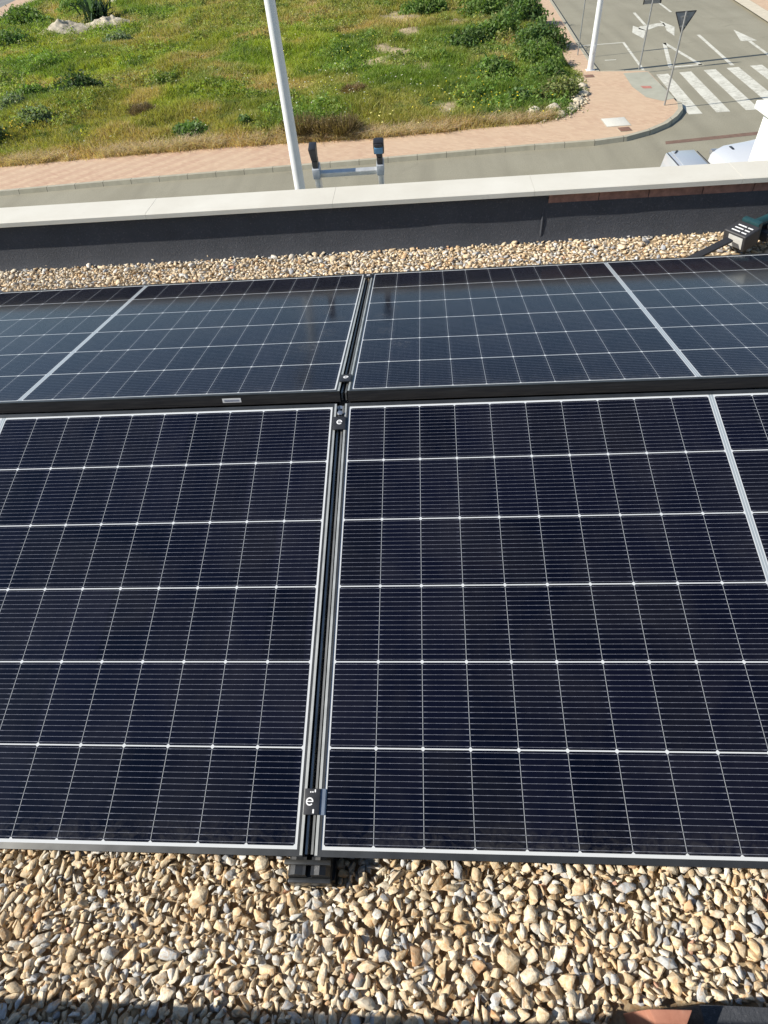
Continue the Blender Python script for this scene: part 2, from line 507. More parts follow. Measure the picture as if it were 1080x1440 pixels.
line_mark('bay_line', [(8.75, 34.33), (9.25, 34.30)])
line_mark('lane_line', [(14.11, 38.10), (13.59, 31.75)], 0.16)
line_mark('lane_line', [(14.80, 49.5), (14.53, 44.4)], 0.14)
line_mark('yield_triangle', [(12.13, 36.9), (11.12, 32.2)], 0.17); line_mark('yield_triangle', [(11.05, 32.2), (12.52, 32.28)], 0.2); line_mark('yield_triangle', [(12.13, 36.9), (12.42, 32.2)], 0.17)
mark('turn_arrow', [(12.72, 45.1), (12.56, 45.1), (12.28, 41.55), (12.42, 41.35)])
mark('turn_arrow', [(12.42, 41.35), (13.06, 41.66), (13.36, 41.55), (13.25, 40.75), (12.9, 40.9), (12.31, 40.3), (12.0, 40.1), (11.78, 40.55), (12.0, 41.2)])
mark('turn_arrow', [(13.33, 42.35), (13.60, 40.4), (13.0, 38.3), (12.98, 39.6), (13.20, 40.75)])
mark('turn_arrow', [(11.72, 41.5), (11.28, 39.8), (11.46, 38.2), (11.72, 39.0), (12.05, 40.15)])
mark('straight_arrow', [(15.99, 38.65), (15.44, 36.04), (16.14, 35.94)])
line_mark('straight_arrow', [(15.80, 35.95), (15.45, 31.6)], 0.15)
# worn trench patch along the street and grey repair on the corner
sheet('trench_patch', [(8.25, 22.36), (8.32, 22.66), (12.5, 23.15), (12.45, 22.84)], MZ, plain('trench_red', (0.17, 0.105, 0.075), 0.9, 0, 5, 0.25))
M_patch = plain('grey_repair', (0.36, 0.355, 0.28), 0.9, 0, 2, 0.1)
sheet('grey_paving_patch', [(8.85, 31.2), (9.86, 31.15), (9.8, 27.0), (9.3, 26.75), (8.85, 27.4), (8.7, 29.0)], GZ + PAV, M_patch)
sheet('red_paving_patch', [(9.02, 29.0), (9.40, 28.9), (9.38, 28.55), (9.05, 28.62)], GZ + PAV + 0.004, plain('red_paint', (0.42, 0.17, 0.13), 0.9, 0, 6, 0.2))

# ------------------------------------------------------------------ field
field_poly = [(-33.9, 45), (-33.5, 60.2), (-35.8, 74.2), (-40, 100)] + inner + [(-60, 45)]
fp = np.array(field_poly)
def inside(P, poly):
    x, y = P[:, 0], P[:, 1]; r = np.zeros(len(P), bool); j = len(poly) - 1
    for i in range(len(poly)):
        xi, yi = poly[i]; xj, yj = poly[j]
        c = ((yi > y) != (yj > y)) & (x < (xj - xi) * (y - yi) / (yj - yi + 1e-12) + xi)
        r ^= c; j = i
    return r
def edge_dist(P, pl):
    d = np.full(len(P), 1e9)
    for (x0, y0), (x1, y1) in zip(pl, pl[1:]):
        a = np.array([x0, y0]); b = np.array([x1, y1]) - a
        t = np.clip(((P - a) @ b) / (b @ b), 0, 1)
        d = np.minimum(d, np.hypot(*(P - a - t[:, None] * b).T))
    return d
def gheight(x, y):
    x = np.asarray(x, float); y = np.asarray(y, float)
    P = np.stack([x.ravel(), y.ravel()], 1)
    d = np.minimum(edge_dist(P, inner) / 2.5, 1.0).reshape(x.shape)
    return GZ + 0.10 + d * (0.10 + 0.75 * (fbm(x, y, 0.16, 3.0) - 0.38) + 0.35 * (fbm(x, y, 0.7, 1.0, 2) - 0.45))
# colour of the growth at a place: (r,g,b)
def growth(x, y):
    a = fbm(x, y, 0.10, 20.0, 3); b = fbm(x, y, 0.35, 31.0, 3); c = fbm(x, y, 1.3, 44.0, 2)
    green = np.array([0.125, 0.190, 0.036]); olive = np.array([0.220, 0.220, 0.068]); dry = np.array([0.32, 0.26, 0.14]); dark = np.array([0.065, 0.115, 0.032]); yel = np.array([0.23, 0.28, 0.042])
    def lerp(p, q, t): return p + (q - p) * t[:, None]
    s = lambda v, l, h: np.clip((v - l) / (h - l), 0, 1)
    col = lerp(np.tile(green, (len(x), 1)), olive, s(a, 0.40, 0.60))
    col = lerp(col, yel, 0.8 * s(fbm(x, y, 0.2, 71.0, 2), 0.52, 0.72))
    col = lerp(col, dry, 0.85 * s(b, 0.56, 0.74))
    col = lerp(col, dark, 0.8 * s(1 - c, 0.58, 0.78) * s(1 - b, 0.4, 0.6))
    e = edge_dist(np.stack([x, y], 1), inner)
    rim = np.clip(1 - e / (0.9 + 0.7 * c), 0, 1) * (x < 5.0)
    col = lerp(col, np.array([0.36, 0.28, 0.165]), 0.95 * np.minimum(1, rim * 1.8))
    # the greener stretch to the right
    col = lerp(col, np.array([0.085, 0.145, 0.032]), 0.6 * np.clip((x - 1.0) / 4, 0, 1) * s(1 - b, 0.3, 0.5))
    return col * np.array([1.60, 1.47, 1.28])
gx = np.arange(-60, 11, 0.35); gy = np.arange(22, 100.2, 0.35)
X, Y = np.meshgrid(gx, gy)
Z = gheight(X, Y)
nx, ny = len(gx), len(gy)
ii = (np.arange(ny - 1)[:, None] * nx + np.arange(nx - 1)[None]).ravel()
F = np.stack([ii, ii + 1, ii + nx + 1, ii + nx], 1)
V = np.stack([X.ravel(), Y.ravel(), Z.ravel()], 1)
cen = V[F].mean(1)[:, :2]
F = F[inside(cen, field_poly)]
bare_spots = ((-1.2, 47.4, 1.6), (-0.5, 42.5, 1.1), (-1.0, 37.2, 1.0), (-1.7, 38.4, 0.9), (0.4, 33.5, 0.7), (1.2, 27.2, 0.5), (2.4, 45.0, 0.8), (-2.2, 35.5, 0.8))
def bare(x, y):
    r = np.zeros(len(x))
    for (bx, by, br) in bare_spots:
        r = np.maximum(r, np.clip(1.5 - np.hypot((x - bx), (y - by) * 0.55) / br * (0.8 + 0.6 * vnoise(x, y, 1.5)), 0, 1))
    return r
gc = growth(V[:, 0], V[:, 1]) * 0.8 + np.array([0.05, 0.04, 0.018])
bb = bare(V[:, 0], V[:, 1])[:, None]
gc = gc * (1 - bb) + np.array([0.42, 0.33, 0.20]) * bb
M_soil = mat_vcol('field_soil', 0.95, 4.0, 0.45, 0.8, 0.05)
fo = raw_mesh('field', V, F, M_soil, gc, smooth=True); fo['kind'] = 'structure'

def scatter(nwant, box, dens=None):
    out = []
    x = rng.uniform(box[0], box[1], nwant); y = rng.uniform(box[2], box[3], nwant)
    P = np.stack([x, y], 1)
    P = P[inside(P, field_poly)]
    return P
# visible wedge of the field
def in_view(P, m=2.0):
    d = np.array([P[:, 0] - 0.2078, P[:, 1] + 0.27]).T
    t = d[:, 0] / np.maximum(d[:, 1], 1)
    return (t > -0.69 - m / d[:, 1]) & (t < 0.50)

def blades(P, h, nb, wid, colf, lean=0.5, spread=0.12, name='grass', mat=None, hvar=0.5):
    """each tuft = nb bent blades of two faces; returns V, F, colours"""
    n = len(P)
    base = np.repeat(P, nb, 0) + rng.normal(0, spread, (n * nb, 2))
    hh = np.repeat(h, nb) * (1 - hvar / 2 + hvar * rng.random(n * nb))
    ang = rng.uniform(0, 2 * np.pi, n * nb)
    ln = rng.uniform(0.1, 1.0, n * nb) * lean * hh
    dx, dy = np.cos(ang), np.sin(ang)
    z0 = gheight(base[:, 0], base[:, 1]) - 0.02
    fa = rng.uniform(0, np.pi, n * nb)
    px, py = np.cos(fa), np.sin(fa)
    wv = np.repeat(wid, nb) * rng.uniform(0.6, 1.3, n * nb) if np.ndim(wid) else wid * rng.uniform(0.6, 1.3, n * nb)
    def pt(s, side, wf):
        return np.stack([base[:, 0] + dx * ln * s ** 2 + px * wv * side * wf, base[:, 1] + dy * ln * s ** 2 + py * wv * side * wf, z0 + hh * (s - 0.15 * s * s)], 1)
    V = np.stack([pt(0.0, -.5, .7), pt(0.0, .5, .7), pt(.55, .5, 1), pt(.55, -.5, 1), pt(1.0, 0.5, .25), pt(1.0, -0.5, .25)], 1).reshape(-1, 3)
    o = np.arange(n * nb)[:, None] * 6
    F = np.concatenate([o + np.array([[0, 1, 2, 3]]), o + np.array([[3, 2, 4, 5]])], 0)
    col = colf(base[:, 0], base[:, 1]) * rng.uniform(0.72, 1.32, (n * nb, 1)) * (1 + rng.normal(0, 0.06, (n * nb, 3)))
    return V, F, np.repeat(np.clip(col, 0.01, 1), 6, 0)

Vs = []; Fs = []; Cs = []; off = 0
def push(V, F, Cc):
    global off
    Vs.append(V); Fs.append(F + off); Cs.append(Cc); off += len(V)
# near band dense, far band coarser
for (y0, y1, nt, sc) in ((23, 33, 26000, 1.0), (33, 48, 30000, 1.35), (48, 95, 38000, 2.0)):
    P = scatter(int(nt * 1.5), (-46 if y0 > 40 else -28, 10, y0, y1)); P = P[in_view(P)][:nt]
    P = P[rng.random(len(P)) > 0.92 * bare(P[:, 0], P[:, 1])]
    g = fbm(P[:, 0], P[:, 1], 0.5, 60.0, 3)
    e = edge_dist(P, inner)
    h = (0.10 + 0.34 * np.clip((g - 0.30) * 2, 0, 1)) * (0.5 + 0.5 * np.clip(e / 1.0, 0, 1)) * (1 + 0.2 * (sc - 1))
    V_, F_, C_ = blades(P, h, 6, 0.022 * sc, growth, 0.8, 0.13 * sc)
    push(V_, F_, C_)
g_o = raw_mesh('grass', np.concatenate(Vs), np.concatenate(Fs), M_leaf, np.concatenate(Cs))
tag(g_o, 'rough green and straw coloured grass covering the open field', 'grass', kind='stuff')

# broad leaved weeds: many small leaf quads in low mounds
def leaf_cloud(centres, rad, hgt, nleaf, size, col, cvar=0.25, zfun=None, flat=0.5, shell=False, hcol=None):
    """leaf quads spread through low ellipsoids; rad,hgt arrays per centre"""
    n = len(centres)
    k = n * nleaf
    ci = np.repeat(np.arange(n), nleaf)
    u = rng.normal(0, 1, (k, 3)); u /= np.linalg.norm(u, axis=1)[:, None]
    r = rng.random(k) ** (0.22 if shell else 0.45)
    q = u * r[:, None]; q[:, 2] = np.abs(q[:, 2])
    lump = 0.75 + 0.5 * vnoise(q[:, 0] * 3 + ci * 1.7, q[:, 1] * 3 + q[:, 2] * 2, 1.3)
    px = centres[ci, 0] + q[:, 0] * rad[ci] * lump
    py = centres[ci, 1] + q[:, 1] * rad[ci] * lump
    zb = (gheight(centres[:, 0], centres[:, 1]) if zfun is None else zfun)[ci]
    pz = zb + q[:, 2] * hgt[ci] * lump
    cpos = np.stack([px, py, pz], 1)
    nrm = rng.normal(0, 1, (k, 3)) * (1 - flat) + u * 0.4 + np.array([0, 0, flat]); nrm /= np.linalg.norm(nrm, axis=1)[:, None]
    t = np.cross(nrm, rng.normal(0, 1, (k, 3))); t /= np.linalg.norm(t, axis=1)[:, None] + 1e-9
    b = np.cross(nrm, t)
    s = size * rng.uniform(0.6, 1.4, k)[:, None]
    V = np.stack([cpos - t * s, cpos - b * s * 0.45 + nrm * s * 0.12, cpos + t * s, cpos + b * s * 0.45 + nrm * s * 0.12], 1).reshape(-1, 3)
    F = np.arange(k)[:, None] * 4 + np.array([[0, 1, 2, 3]])
    cc = np.tile(np.asarray(col, float), (k, 1)) if np.ndim(col) == 1 else col[ci]
    cc = cc * rng.uniform(1 - cvar, 1 + cvar, (k, 1)) * (1 + rng.normal(0, 0.05, (k, 3)))
    return V, F, np.repeat(np.clip(cc, 0.005, 1), 4, 0)
Vs = []; Fs = []; Cs = []; off = 0
P = scatter(24000, (-46, 9, 24, 92)); P = P[in_view(P)]
g = fbm(P[:, 0], P[:, 1], 0.28, 90.0, 3) + 0.14 * np.clip((P[:, 0] + 1) / 5, 0, 1)
g = g + 0.03
P = P[(g > 0.53) & (edge_dist(P, inner) > 0.5) & (bare(P[:, 0], P[:, 1]) < 0.4)][:7500]
col = (growth(P[:, 0], P[:, 1]) * 0.5 + np.array([0.10, 0.17, 0.045]) * 0.62) * rng.uniform(0.7, 1.35, (len(P), 1))
push(*leaf_cloud(P, rng.uniform(0.18, 0.6, len(P)), rng.uniform(0.18, 0.6, len(P)), 50, 0.065, col * 1.15))
wd = raw_mesh('low_weeds', np.concatenate(Vs), np.concatenate(Fs), M_leaf, np.concatenate(Cs))
tag(wd, 'low leafy green weeds spread through the grass of the field', 'weeds', kind='stuff')
# wild flowers
Vs = []; Fs = []; Cs = []; off = 0
def flowers(cx, cy, sx, sy, n_, col, size=0.035):
    P = np.stack([rng.normal(cx, sx, n_), rng.normal(cy, sy, n_)], 1)
    P = P[inside(P, field_poly)]
    z = gheight(P[:, 0], P[:, 1]) + rng.uniform(0.22, 0.42, len(P))
    V, F, Cc = leaf_cloud(P, np.full(len(P), 0.03), np.full(len(P), 0.03), 3, size, np.array(col), 0.15, zfun=z, flat=0.8)
    push(V, F, Cc)
flowers(2.3, 27.2, 1.3, 1.0, 90, (0.75, 0.60, 0.03)); flowers(-16.6, 27.4, 0.3, 0.4, 26, (0.75, 0.5, 0.03)); flowers(-13.1, 26.2, 0.2, 0.2, 14, (0.80, 0.75, 0.04))
flowers(-3.9, 38, 2.0, 5.0, 130, (0.70, 0.66, 0.08)); flowers(-2.4, 26.0, 1.2, 0.4, 26, (0.8, 0.74, 0.25)); flowers(-9, 33, 5, 6, 160, (0.62, 0.62, 0.46), 0.03)
flowers(-2.5, 30, 2.0, 2.0, 90, (0.62, 0.62, 0.48), 0.035); flowers(3.5, 34, 2, 5, 70, (0.75, 0.68, 0.08), 0.04); flowers(-18, 50, 7, 7, 160, (0.66, 0.64, 0.35), 0.05)
fl = raw_mesh('wild_flowers', np.concatenate(Vs), np.concatenate(Fs), mat_vcol('petal', 0.6, 6, 0.1, 0, 0), np.concatenate(Cs))
tag(fl, 'small yellow and white wild flowers dotted over the field', 'flowers', kind='stuff')

# individual bushes
def bush(x, y, r, h, col, label, size=0.07, nleaf=2600, name='bush', group='bushes on the field', twigs=True, shell=False, lobes=5, flat=0.35):
    z = float(gheight(np.array([x]), np.array([y]))[0]) - 0.03
    t = thing(name, label, 'bush', (x, y, z), group=group)
    a = rng.uniform(0, 2 * np.pi, lobes); d = rng.uniform(0.25, 0.62, lobes) * r
    cc = np.stack([np.cos(a) * d, np.sin(a) * d], 1); cc[0] = 0
    rr = rng.uniform(0.45, 0.68, lobes) * r; rr[0] = 0.7 * r
    hh = rng.uniform(0.55, 0.95, lobes) * h; hh[0] = h
    cl = np.array(col) * rng.uniform(0.85, 1.2, (lobes, 1))
    V, F, Cc = leaf_cloud(cc, rr, hh, nleaf // lobes, size, cl, 0.35, zfun=np.zeros(lobes), flat=flat, shell=shell)
    raw_mesh('foliage', V, F, M_leaf, Cc, t)
    if twigs:
        mb = MB()
        for i in range(9):
            an = rng.uniform(0, 6.28); q = rng.uniform(0.3, 0.8) * r
            mb.tube((0, 0, 0), (math.cos(an) * q, math.sin(an) * q, h * rng.uniform(0.4, 0.85)), 0.018, 0.005, 5)
        build('stems', mb, M_twig, t)
    return t
M_twig = plain('twig', (0.13, 0.095, 0.06), 0.9, 0, 20, 0.3)
DG = (0.130, 0.205, 0.064); MG = (0.16, 0.245, 0.065); OG = (0.20, 0.22, 0.08); GG = (0.18, 0.23, 0.13)
B = [
 (5.55, 47.6, 1.3, 1.3, DG, 'dark green shrub at the far top end of the field edge by the side road'),
 (6.05, 42.6, 1.45, 1.45, DG, 'dark shrub bulging over the side pavement, upper of the two that cast shadows on it'),
 (6.05, 37.2, 1.35, 1.35, DG, 'dark shrub bulging over the side pavement, lower of the two that cast shadows on it'),
 (5.55, 33.6, 1.25, 1.0, MG, 'mid green shrub on the field edge level with the foot of the far lamp post'),
 (4.4, 39.8, 1.5, 1.2, MG, 'broad mid green shrub just inside the row along the side pavement'),
 (5.6, 28.3, 1.1, 0.75, OG, 'brownish green shrub at the rounded corner of the field beside pale rubble'),
 (5.6, 30.9, 1.0, 0.8, MG, 'fresh green shrub between the corner rubble and the taller dark shrubs'),
 (3.3, 32.4, 1.2, 0.75, MG, 'rounded green shrub left of the corner row, above the yellow flowers'),
 (2.4, 38.0, 1.4, 0.9, DG, 'dark green shrub right of the bare sandy patches in mid field'),
 (4.2, 46.5, 1.6, 1.1, MG, 'wide green shrub high up in the field, right of the bare sand'),
 (0.6, 48.9, 1.5, 0.9, MG, 'green shrub at the top of the field just above the bare sandy patch'),
 (4.0, 27.6, 0.6, 0.5, DG, 'small dark shrub beside the white rubble stones near the corner'),
 (-16.4, 33.0, 1.5, 1.05, (0.075, 0.12, 0.045), 'dark shadowy shrub in the left part of the field above the dry strip'),
 (-19.0, 33.8, 1.3, 0.8, MG, 'mid green shrub joined to the left side of the dark shadowy shrub'),
 (-18.4, 31.2, 0.9, 0.7, GG, 'grey green leafy shrub below the pair of shrubs at left'),
 (-16.2, 28.8, 1.0, 0.6, GG, 'greyish shrub between the dark one and the orange flowers at left'),
 (-17.4, 27.0, 0.85, 0.65, (0.075, 0.12, 0.045), 'small dark shrub at the left picture edge beside the orange flowers'),
 (-8.9, 26.55, 0.95, 0.5, DG, 'low dark leafy patch just above the dry strip left of the near lamp post'),
 (-6.8, 26.6, 0.42, 0.38, DG, 'smallest dark leafy tuft above the dry strip nearest the near lamp post'),
 (-28.0, 50.5, 1.8, 1.1, DG, 'dark shrub at the left picture edge level with the rubble mound'),
 (-30.5, 57.5, 2.2, 1.2, MG, 'broad green shrub by the far cream kerb at upper left'),
 (-19.3, 47.5, 1.1, 0.7, GG, 'pale grey green shrub right below the rubble mound'),
 (-28.2, 63.5, 2.2, 1.1, MG, 'bright green shrub behind the spiky plant near the top edge'),
]
for (x, y, r, h, c, lb) in B:
    bush(x, y, r, h, c, lb, size=0.05 + 0.0012 * y, nleaf=int(2600 * min(2.0, max(0.7, r * r))))
# dry brown bushes
def dry_bush(x, y, r, h, label, col=(0.16, 0.115, 0.06), n_=900):
    z = float(gheight(np.array([x]), np.array([y]))[0]) - 0.03
    t = thing('dry_bush', label, 'bush', (x, y, z), group='dry brown bushes')
    a = rng.uniform(0, 2 * np.pi, n_); q = np.sqrt(rng.random(n_)) * 0.35 * r
    bx = np.cos(a) * q; by = np.sin(a) * q
    a2 = a + rng.normal(0, 0.5, n_); l = rng.uniform(0.4, 1.0, n_)
    tip = np.stack([bx + np.cos(a2) * r * l * rng.uniform(0.2, .85, n_), by + np.sin(a2) * r * l * rng.uniform(0.2, .85, n_), h * rng.uniform(0.5, 1.05, n_) * (1.15 - 0.5 * l)], 1)
    b0 = np.stack([bx, by, np.zeros(n_)], 1)
    sd = np.cross(tip - b0, rng.normal(0, 1, (n_, 3))); sd /= np.linalg.norm(sd, axis=1)[:, None]; sd *= 0.012
    V = np.stack([b0 - sd, b0 + sd, tip + sd * 0.4, tip - sd * 0.4], 1).reshape(-1, 3)
    F = np.arange(n_)[:, None] * 4 + np.array([[0, 1, 2, 3]])
    cc = np.array(col) * rng.uniform(0.6, 1.5, (n_, 1))
    raw_mesh('dry_stalks', V, F, M_leaf, np.repeat(cc, 4, 0), t)
    raw_mesh('seed_heads', *leaf_cloud(np.zeros((1, 2)), np.array([r * .9]), np.array([h * 0.95]), 900, 0.03, np.array(col) * 1.5, 0.4, zfun=np.zeros(1), flat=0.2)[:2], M_leaf, np.tile(np.array(col) * 1.5, (3600, 1)), t)
dry_bush(-4.35, 25.35, 0.95, 0.85, 'dark brown dry bush overhanging the pavement just right of the near lamp post')
dry_bush(-3.55, 25.3, 0.8, 0.7, 'lighter brown dry bush between the two ladder rails, left one', (0.21, 0.15, 0.08))
dry_bush(-2.75, 25.2, 0.95, 0.8, 'dark brown dry bush overhanging the pavement beside the blue ladder cap', (0.15, 0.11, 0.055))
dry_bush(-11.9, 29.4, 0.75, 0.55, 'lone purplish brown dry bush in the grass at left', (0.15, 0.105, 0.075))
dry_bush(-2.6, 29.3, 0.7, 0.4, 'small brown dry bush in mid grass above the ladder', (0.19, 0.13, 0.07))
# straw strip along the pavement
Pn = []
xs = rng.uniform(-22, 5.2, 5200)
iy = np.interp(xs, [p[0] for p in inner[::-1]], [p[1] for p in inner[::-1]])
P = np.stack([xs, iy + 0.05 + np.abs(rng.normal(0, 0.38, len(xs)))], 1)
P = P[(fbm(P[:, 0], P[:, 1], 0.9, 12.0, 2) > 0.34)]
V_, F_, C_ = blades(P, 0.10 + 0.26 * rng.random(len(P)), 7, 0.014, lambda x, y: np.tile(np.array([0.60, 0.47, 0.31]), (len(x), 1)), 2.2, 0.09)
so_ = raw_mesh('dry_grass', V_, F_, M_leaf, C_)
tag(so_, 'strip of dry straw coloured grass along the edge of the pavement', 'grass', kind='stuff')

# rocks
def rock_mesh(r, seed, sub=2, rough=0.25, flat=0.6):
    rg = random.Random(seed)
    bm = bmesh.new()
    bmesh.ops.create_icosphere(bm, subdivisions=sub, radius=1.0)
    planes = [(Vector((rg.gauss(0, 1), rg.gauss(0, 1), rg.gauss(0, 1))).normalized(), rg.uniform(0.62, 0.9)) for _ in range(11)]
    for v in bm.verts:
        d = v.co.normalized(); s = 1.0
        for p, q in planes:
            k_ = d.dot(p)
            if k_ > 1e-3: s = min(s, q / k_)
        v.co = d * s * (1 + rg.uniform(-rough, rough) * 0.15)
        v.co = Vector((v.co.x * r, v.co.y * r * 0.8, v.co.z * r * flat))
    V = np.array([v.co[:] for v in bm.verts]); F = np.array([[v.index for v in f.verts] for f in bm.faces]); bm.free()
    return V, F
rk = [(4.35, 26.1, 0.38, 'largest white rubble block in the corner of the field'), (5.15, 26.35, 0.34, 'white rubble block right beside the largest one'), (5.35, 25.85, 0.22, 'small white rubble stone nearest the pavement corner'),
      (4.75, 25.6, 0.20, 'pale rubble stone just below the two big blocks'), (6.75, 29.4, 0.28, 'pale stone on the field edge beside the brown manhole lid by the far lamp post'), (6.62, 28.3, 0.26, 'pale stone midway along the curved field edge'),
      (6.45, 30.3, 0.24, 'uppermost pale stone on the curved field edge'), (6.3, 27.5, 0.22, 'lowest pale stone on the curved field edge'), (5.75, 26.35, 0.16, 'little pale stone at the curve of the field edge'), (-26.2, 66.4, 0.5, 'pale block far up in the grass beyond the spiky plant')]
for i, (x, y, r, lb) in enumerate(rk):
    z = float(gheight(np.array([x]), np.array([y]))[0])
    V, F = rock_mesh(r, 50 + i, 3)
    cc = np.tile(np.array([0.56, 0.50, 0.38]), (len(V), 1)) * (0.7 + 0.5 * vnoise(V[:, 0], V[:, 1], 9.0, i))[:, None]
    o = raw_mesh('rubble_stone', V, F, M_rock, cc, loc=(x, y, z + 0.02 + r * 0.10))
    tag(o, lb, 'rock', 'pale rubble stones at the field edge')
# crumbs of sandy rubble
Pc = np.concatenate([np.stack([rng.normal(4.6, 0.55, 500), rng.normal(26.1, 0.35, 500)], 1),
                     np.stack([np.interp(t_ := rng.random(700), [0, .3, .6, 1], [5.9, 6.5, 6.75, 6.95]) + rng.normal(-0.12, 0.14, 700), np.interp(t_, [0, .3, .6, 1], [26.3, 27.5, 29.2, 32.0])], 1)])
Vt, Ft = rock_mesh(1, 5, 1)
VV = []; FF = []
for i, (x, y) in enumerate(Pc):
    s = rng.uniform(0.02, 0.09); a = rng.uniform(0, 6.28)
    q = Vt @ np.array([[math.cos(a), math.sin(a), 0], [-math.sin(a), math.cos(a), 0], [0, 0, 1]]) * s
    VV.append(q + np.array([x, y, GZ + PAV + 0.02 + s * 0.2])); FF.append(Ft + i * len(Vt))
VV = np.concatenate(VV)
o = raw_mesh('sandy_rubble', VV, np.concatenate(FF), M_rock, np.tile(np.array([0.58, 0.50, 0.36]), (len(VV), 1)) * rng.uniform(0.8, 1.15, (len(VV), 1)))
tag(o, 'crumbled pale rubble spilling along the curved edge of the field', 'rubble', kind='stuff')

# earth and rubble mound with a spiky plant
def mound(x, y, rx, ry, h, seed, name, label):
    n1 = 34
    th = np.linspace(0, 2 * np.pi, 48, endpoint=False); rr = np.linspace(0, 1, n1)
    T, RR = np.meshgrid(th, rr)
    wob = 0.8 + 0.45 * fbm(np.cos(T) * 2 + seed, np.sin(T) * 2, 1.0)
    Xm = np.cos(T) * RR * rx * wob; Ym = np.sin(T) * RR * ry * wob
    Zm = h * (1 - RR ** 1.6) * (0.55 + 0.8 * fbm(Xm + seed, Ym, 1.1)) + 0.35 * fbm(Xm, Ym, 3.0, seed) - 0.2
    V = np.stack([Xm.ravel(), Ym.ravel(), Zm.ravel()], 1)
    a = np.arange(n1 - 1)[:, None] * 48 + np.arange(48)[None]; b = np.arange(n1 - 1)[:, None] * 48 + (np.arange(48)[None] + 1) % 48
    F = np.stack([a.ravel(), b.ravel(), (b + 48).ravel(), (a + 48).ravel()], 1)
    cc = np.array([0.50, 0.44, 0.33]) * (0.35 + 1.1 * fbm(V[:, 0], V[:, 1], 4.0, seed, 3))[:, None]
    o = raw_mesh(name, V, F, M_rock, cc, loc=(x, y, float(gheight(np.array([x]), np.array([y]))[0])))
    return tag(o, label, 'mound', 'mounds of pale rubble')
mound(-25.4, 53.6, 2.5, 1.3, 0.7, 3.0, 'rubble_mound', 'left half of the pale rubble heap, in the grass at upper left')
mound(-22.5, 54.0, 2.4, 1.3, 0.8, 8.0, 'rubble_mound', 'right half of the pale rubble heap, below the spiky dark plant')
def agave(x, y, h, label):
    z = float(gheight(np.array([x]), np.array([y]))[0])
    t = thing('spiky_plant', label, 'plant', (x, y, z))
    VV = []; FF = []; CC = []; o_ = 0
    for i in range(170):
        a = rng.uniform(0, 6.28); el = rng.uniform(0.1, 1.35); L = h * rng.uniform(0.6, 1.1)
        st = np.array([rng.normal(0, 0.35), rng.normal(0, 0.35), rng.uniform(0.0, h * 0.6)])
        d = np.array([math.cos(a) * math.cos(el), math.sin(a) * math.cos(el), math.sin(el)])
        s = np.cross(d, [0, 0, 1]); s /= np.linalg.norm(s)
        p = [st, st + d * L * .5 + np.array([0, 0, .05]), st + d * L + np.array([0, 0, -0.2 * L * math.cos(el)])]
        wv = [0.07, 0.10, 0.01]
        for k_, q in zip(wv, p): VV += [q - s * k_, q + s * k_]
        FF += [[o_, o_ + 1, o_ + 3, o_ + 2], [o_ + 2, o_ + 3, o_ + 5, o_ + 4]]; o_ += 6
        c_ = np.array([0.05, 0.085, 0.05]) * rng.uniform(0.6, 2.0); CC += [c_] * 6
    raw_mesh('leaves', np.array(VV), np.array(FF), M_leaf, np.array(CC), t)
    mb = MB(); mb.tube((0, 0, -0.1), (0.05, 0, h * 0.7), 0.12, 0.07, 8); build('stem', mb, M_twig, t)
agave(-24.0, 56.2, 1.5, 'dark spiky leaved plant standing behind the pale rubble heap')
bush(-34.3, 71.6, 0.9, 1.6, (0.06, 0.07, 0.05), 'grey dark stump of a shrub at the very top left beside a pale sack', nleaf=2500, size=0.1)
sb = MB(); sb.box((-0.7, -0.3, 0), (0.7, 0.35, 0.7)); sb2 = build('rubble_sack', sb, M_bag, bevel=0.18, seg=3, loc=(-33.2, 71.8, GZ + 0.25)); sb2.rotation_euler = (0.1, 0.15, 0.4)
tag(sb2, 'pale yellowish sack lying in the grass at the very top left', 'sack')

# ------------------------------------------------------------------ street furniture
M_post = plain('painted_post', (0.74, 0.76, 0.76), 0.42, 0.1, 5, 0.05)
M_galv = plain('galvanised_pole', (0.34, 0.35, 0.35), 0.45, 0.6, 8, 0.15)
M_signback = plain('sign_back', (0.25, 0.27, 0.30), 0.4, 0.6, 5, 0.12)
M_signface = plain('sign_face', (0.75, 0.74, 0.70), 0.4, 0, 5, 0.04)
M_red = plain('sign_red', (0.55, 0.03, 0.03), 0.4, 0, 5, 0.05)
M_blue = plain('sign_blue', (0.02, 0.08, 0.40), 0.4, 0, 5, 0.05)
def lamp(x, y, z0, label, r0=0.13, r1=0.07, h=9.0):
    t = thing('street_lamp', label, 'street lamp', (x, y, z0), group='street lamps')
    mb = MB(); mb.tube((0, 0, 0), (0, 0, h), r0, r1, 24); build('post', mb, M_post, t, smooth=True)
    mb = MB(); mb.box((-0.17, -0.17, -0.01), (0.17, 0.17, 0.02)); build('base_plate', mb, M_post, t, bevel=0.004)
    mb = MB(); mb.box((-0.052, -r0 - 0.004, 0.6), (0.052, -r0 + 0.02, 0.9)); build('access_door', mb, M_post, t, bevel=0.004)
    mb = MB(); mb.tube((0, 0, h - 0.05), (0, -1.3, h + 0.25), 0.05, 0.04, 12); build('arm', mb, M_post, t, smooth=True)
    mb = MB(); mb.box((-0.16, -1.95, h + 0.2), (0.16, -1.25, h + 0.33)); build('lamp_head', mb, M_post, t, bevel=0.03)
    return t
lamp(-2.51, 13.7, GZ, 'white street lamp post rising in front of the field near the ladder', 0.125, 0.085, 9.0)
lamp(7.63, 32.12, GZ + PAV, 'white street lamp post on the far corner behind the pedestrian crossing', 0.13, 0.09, 9.0)
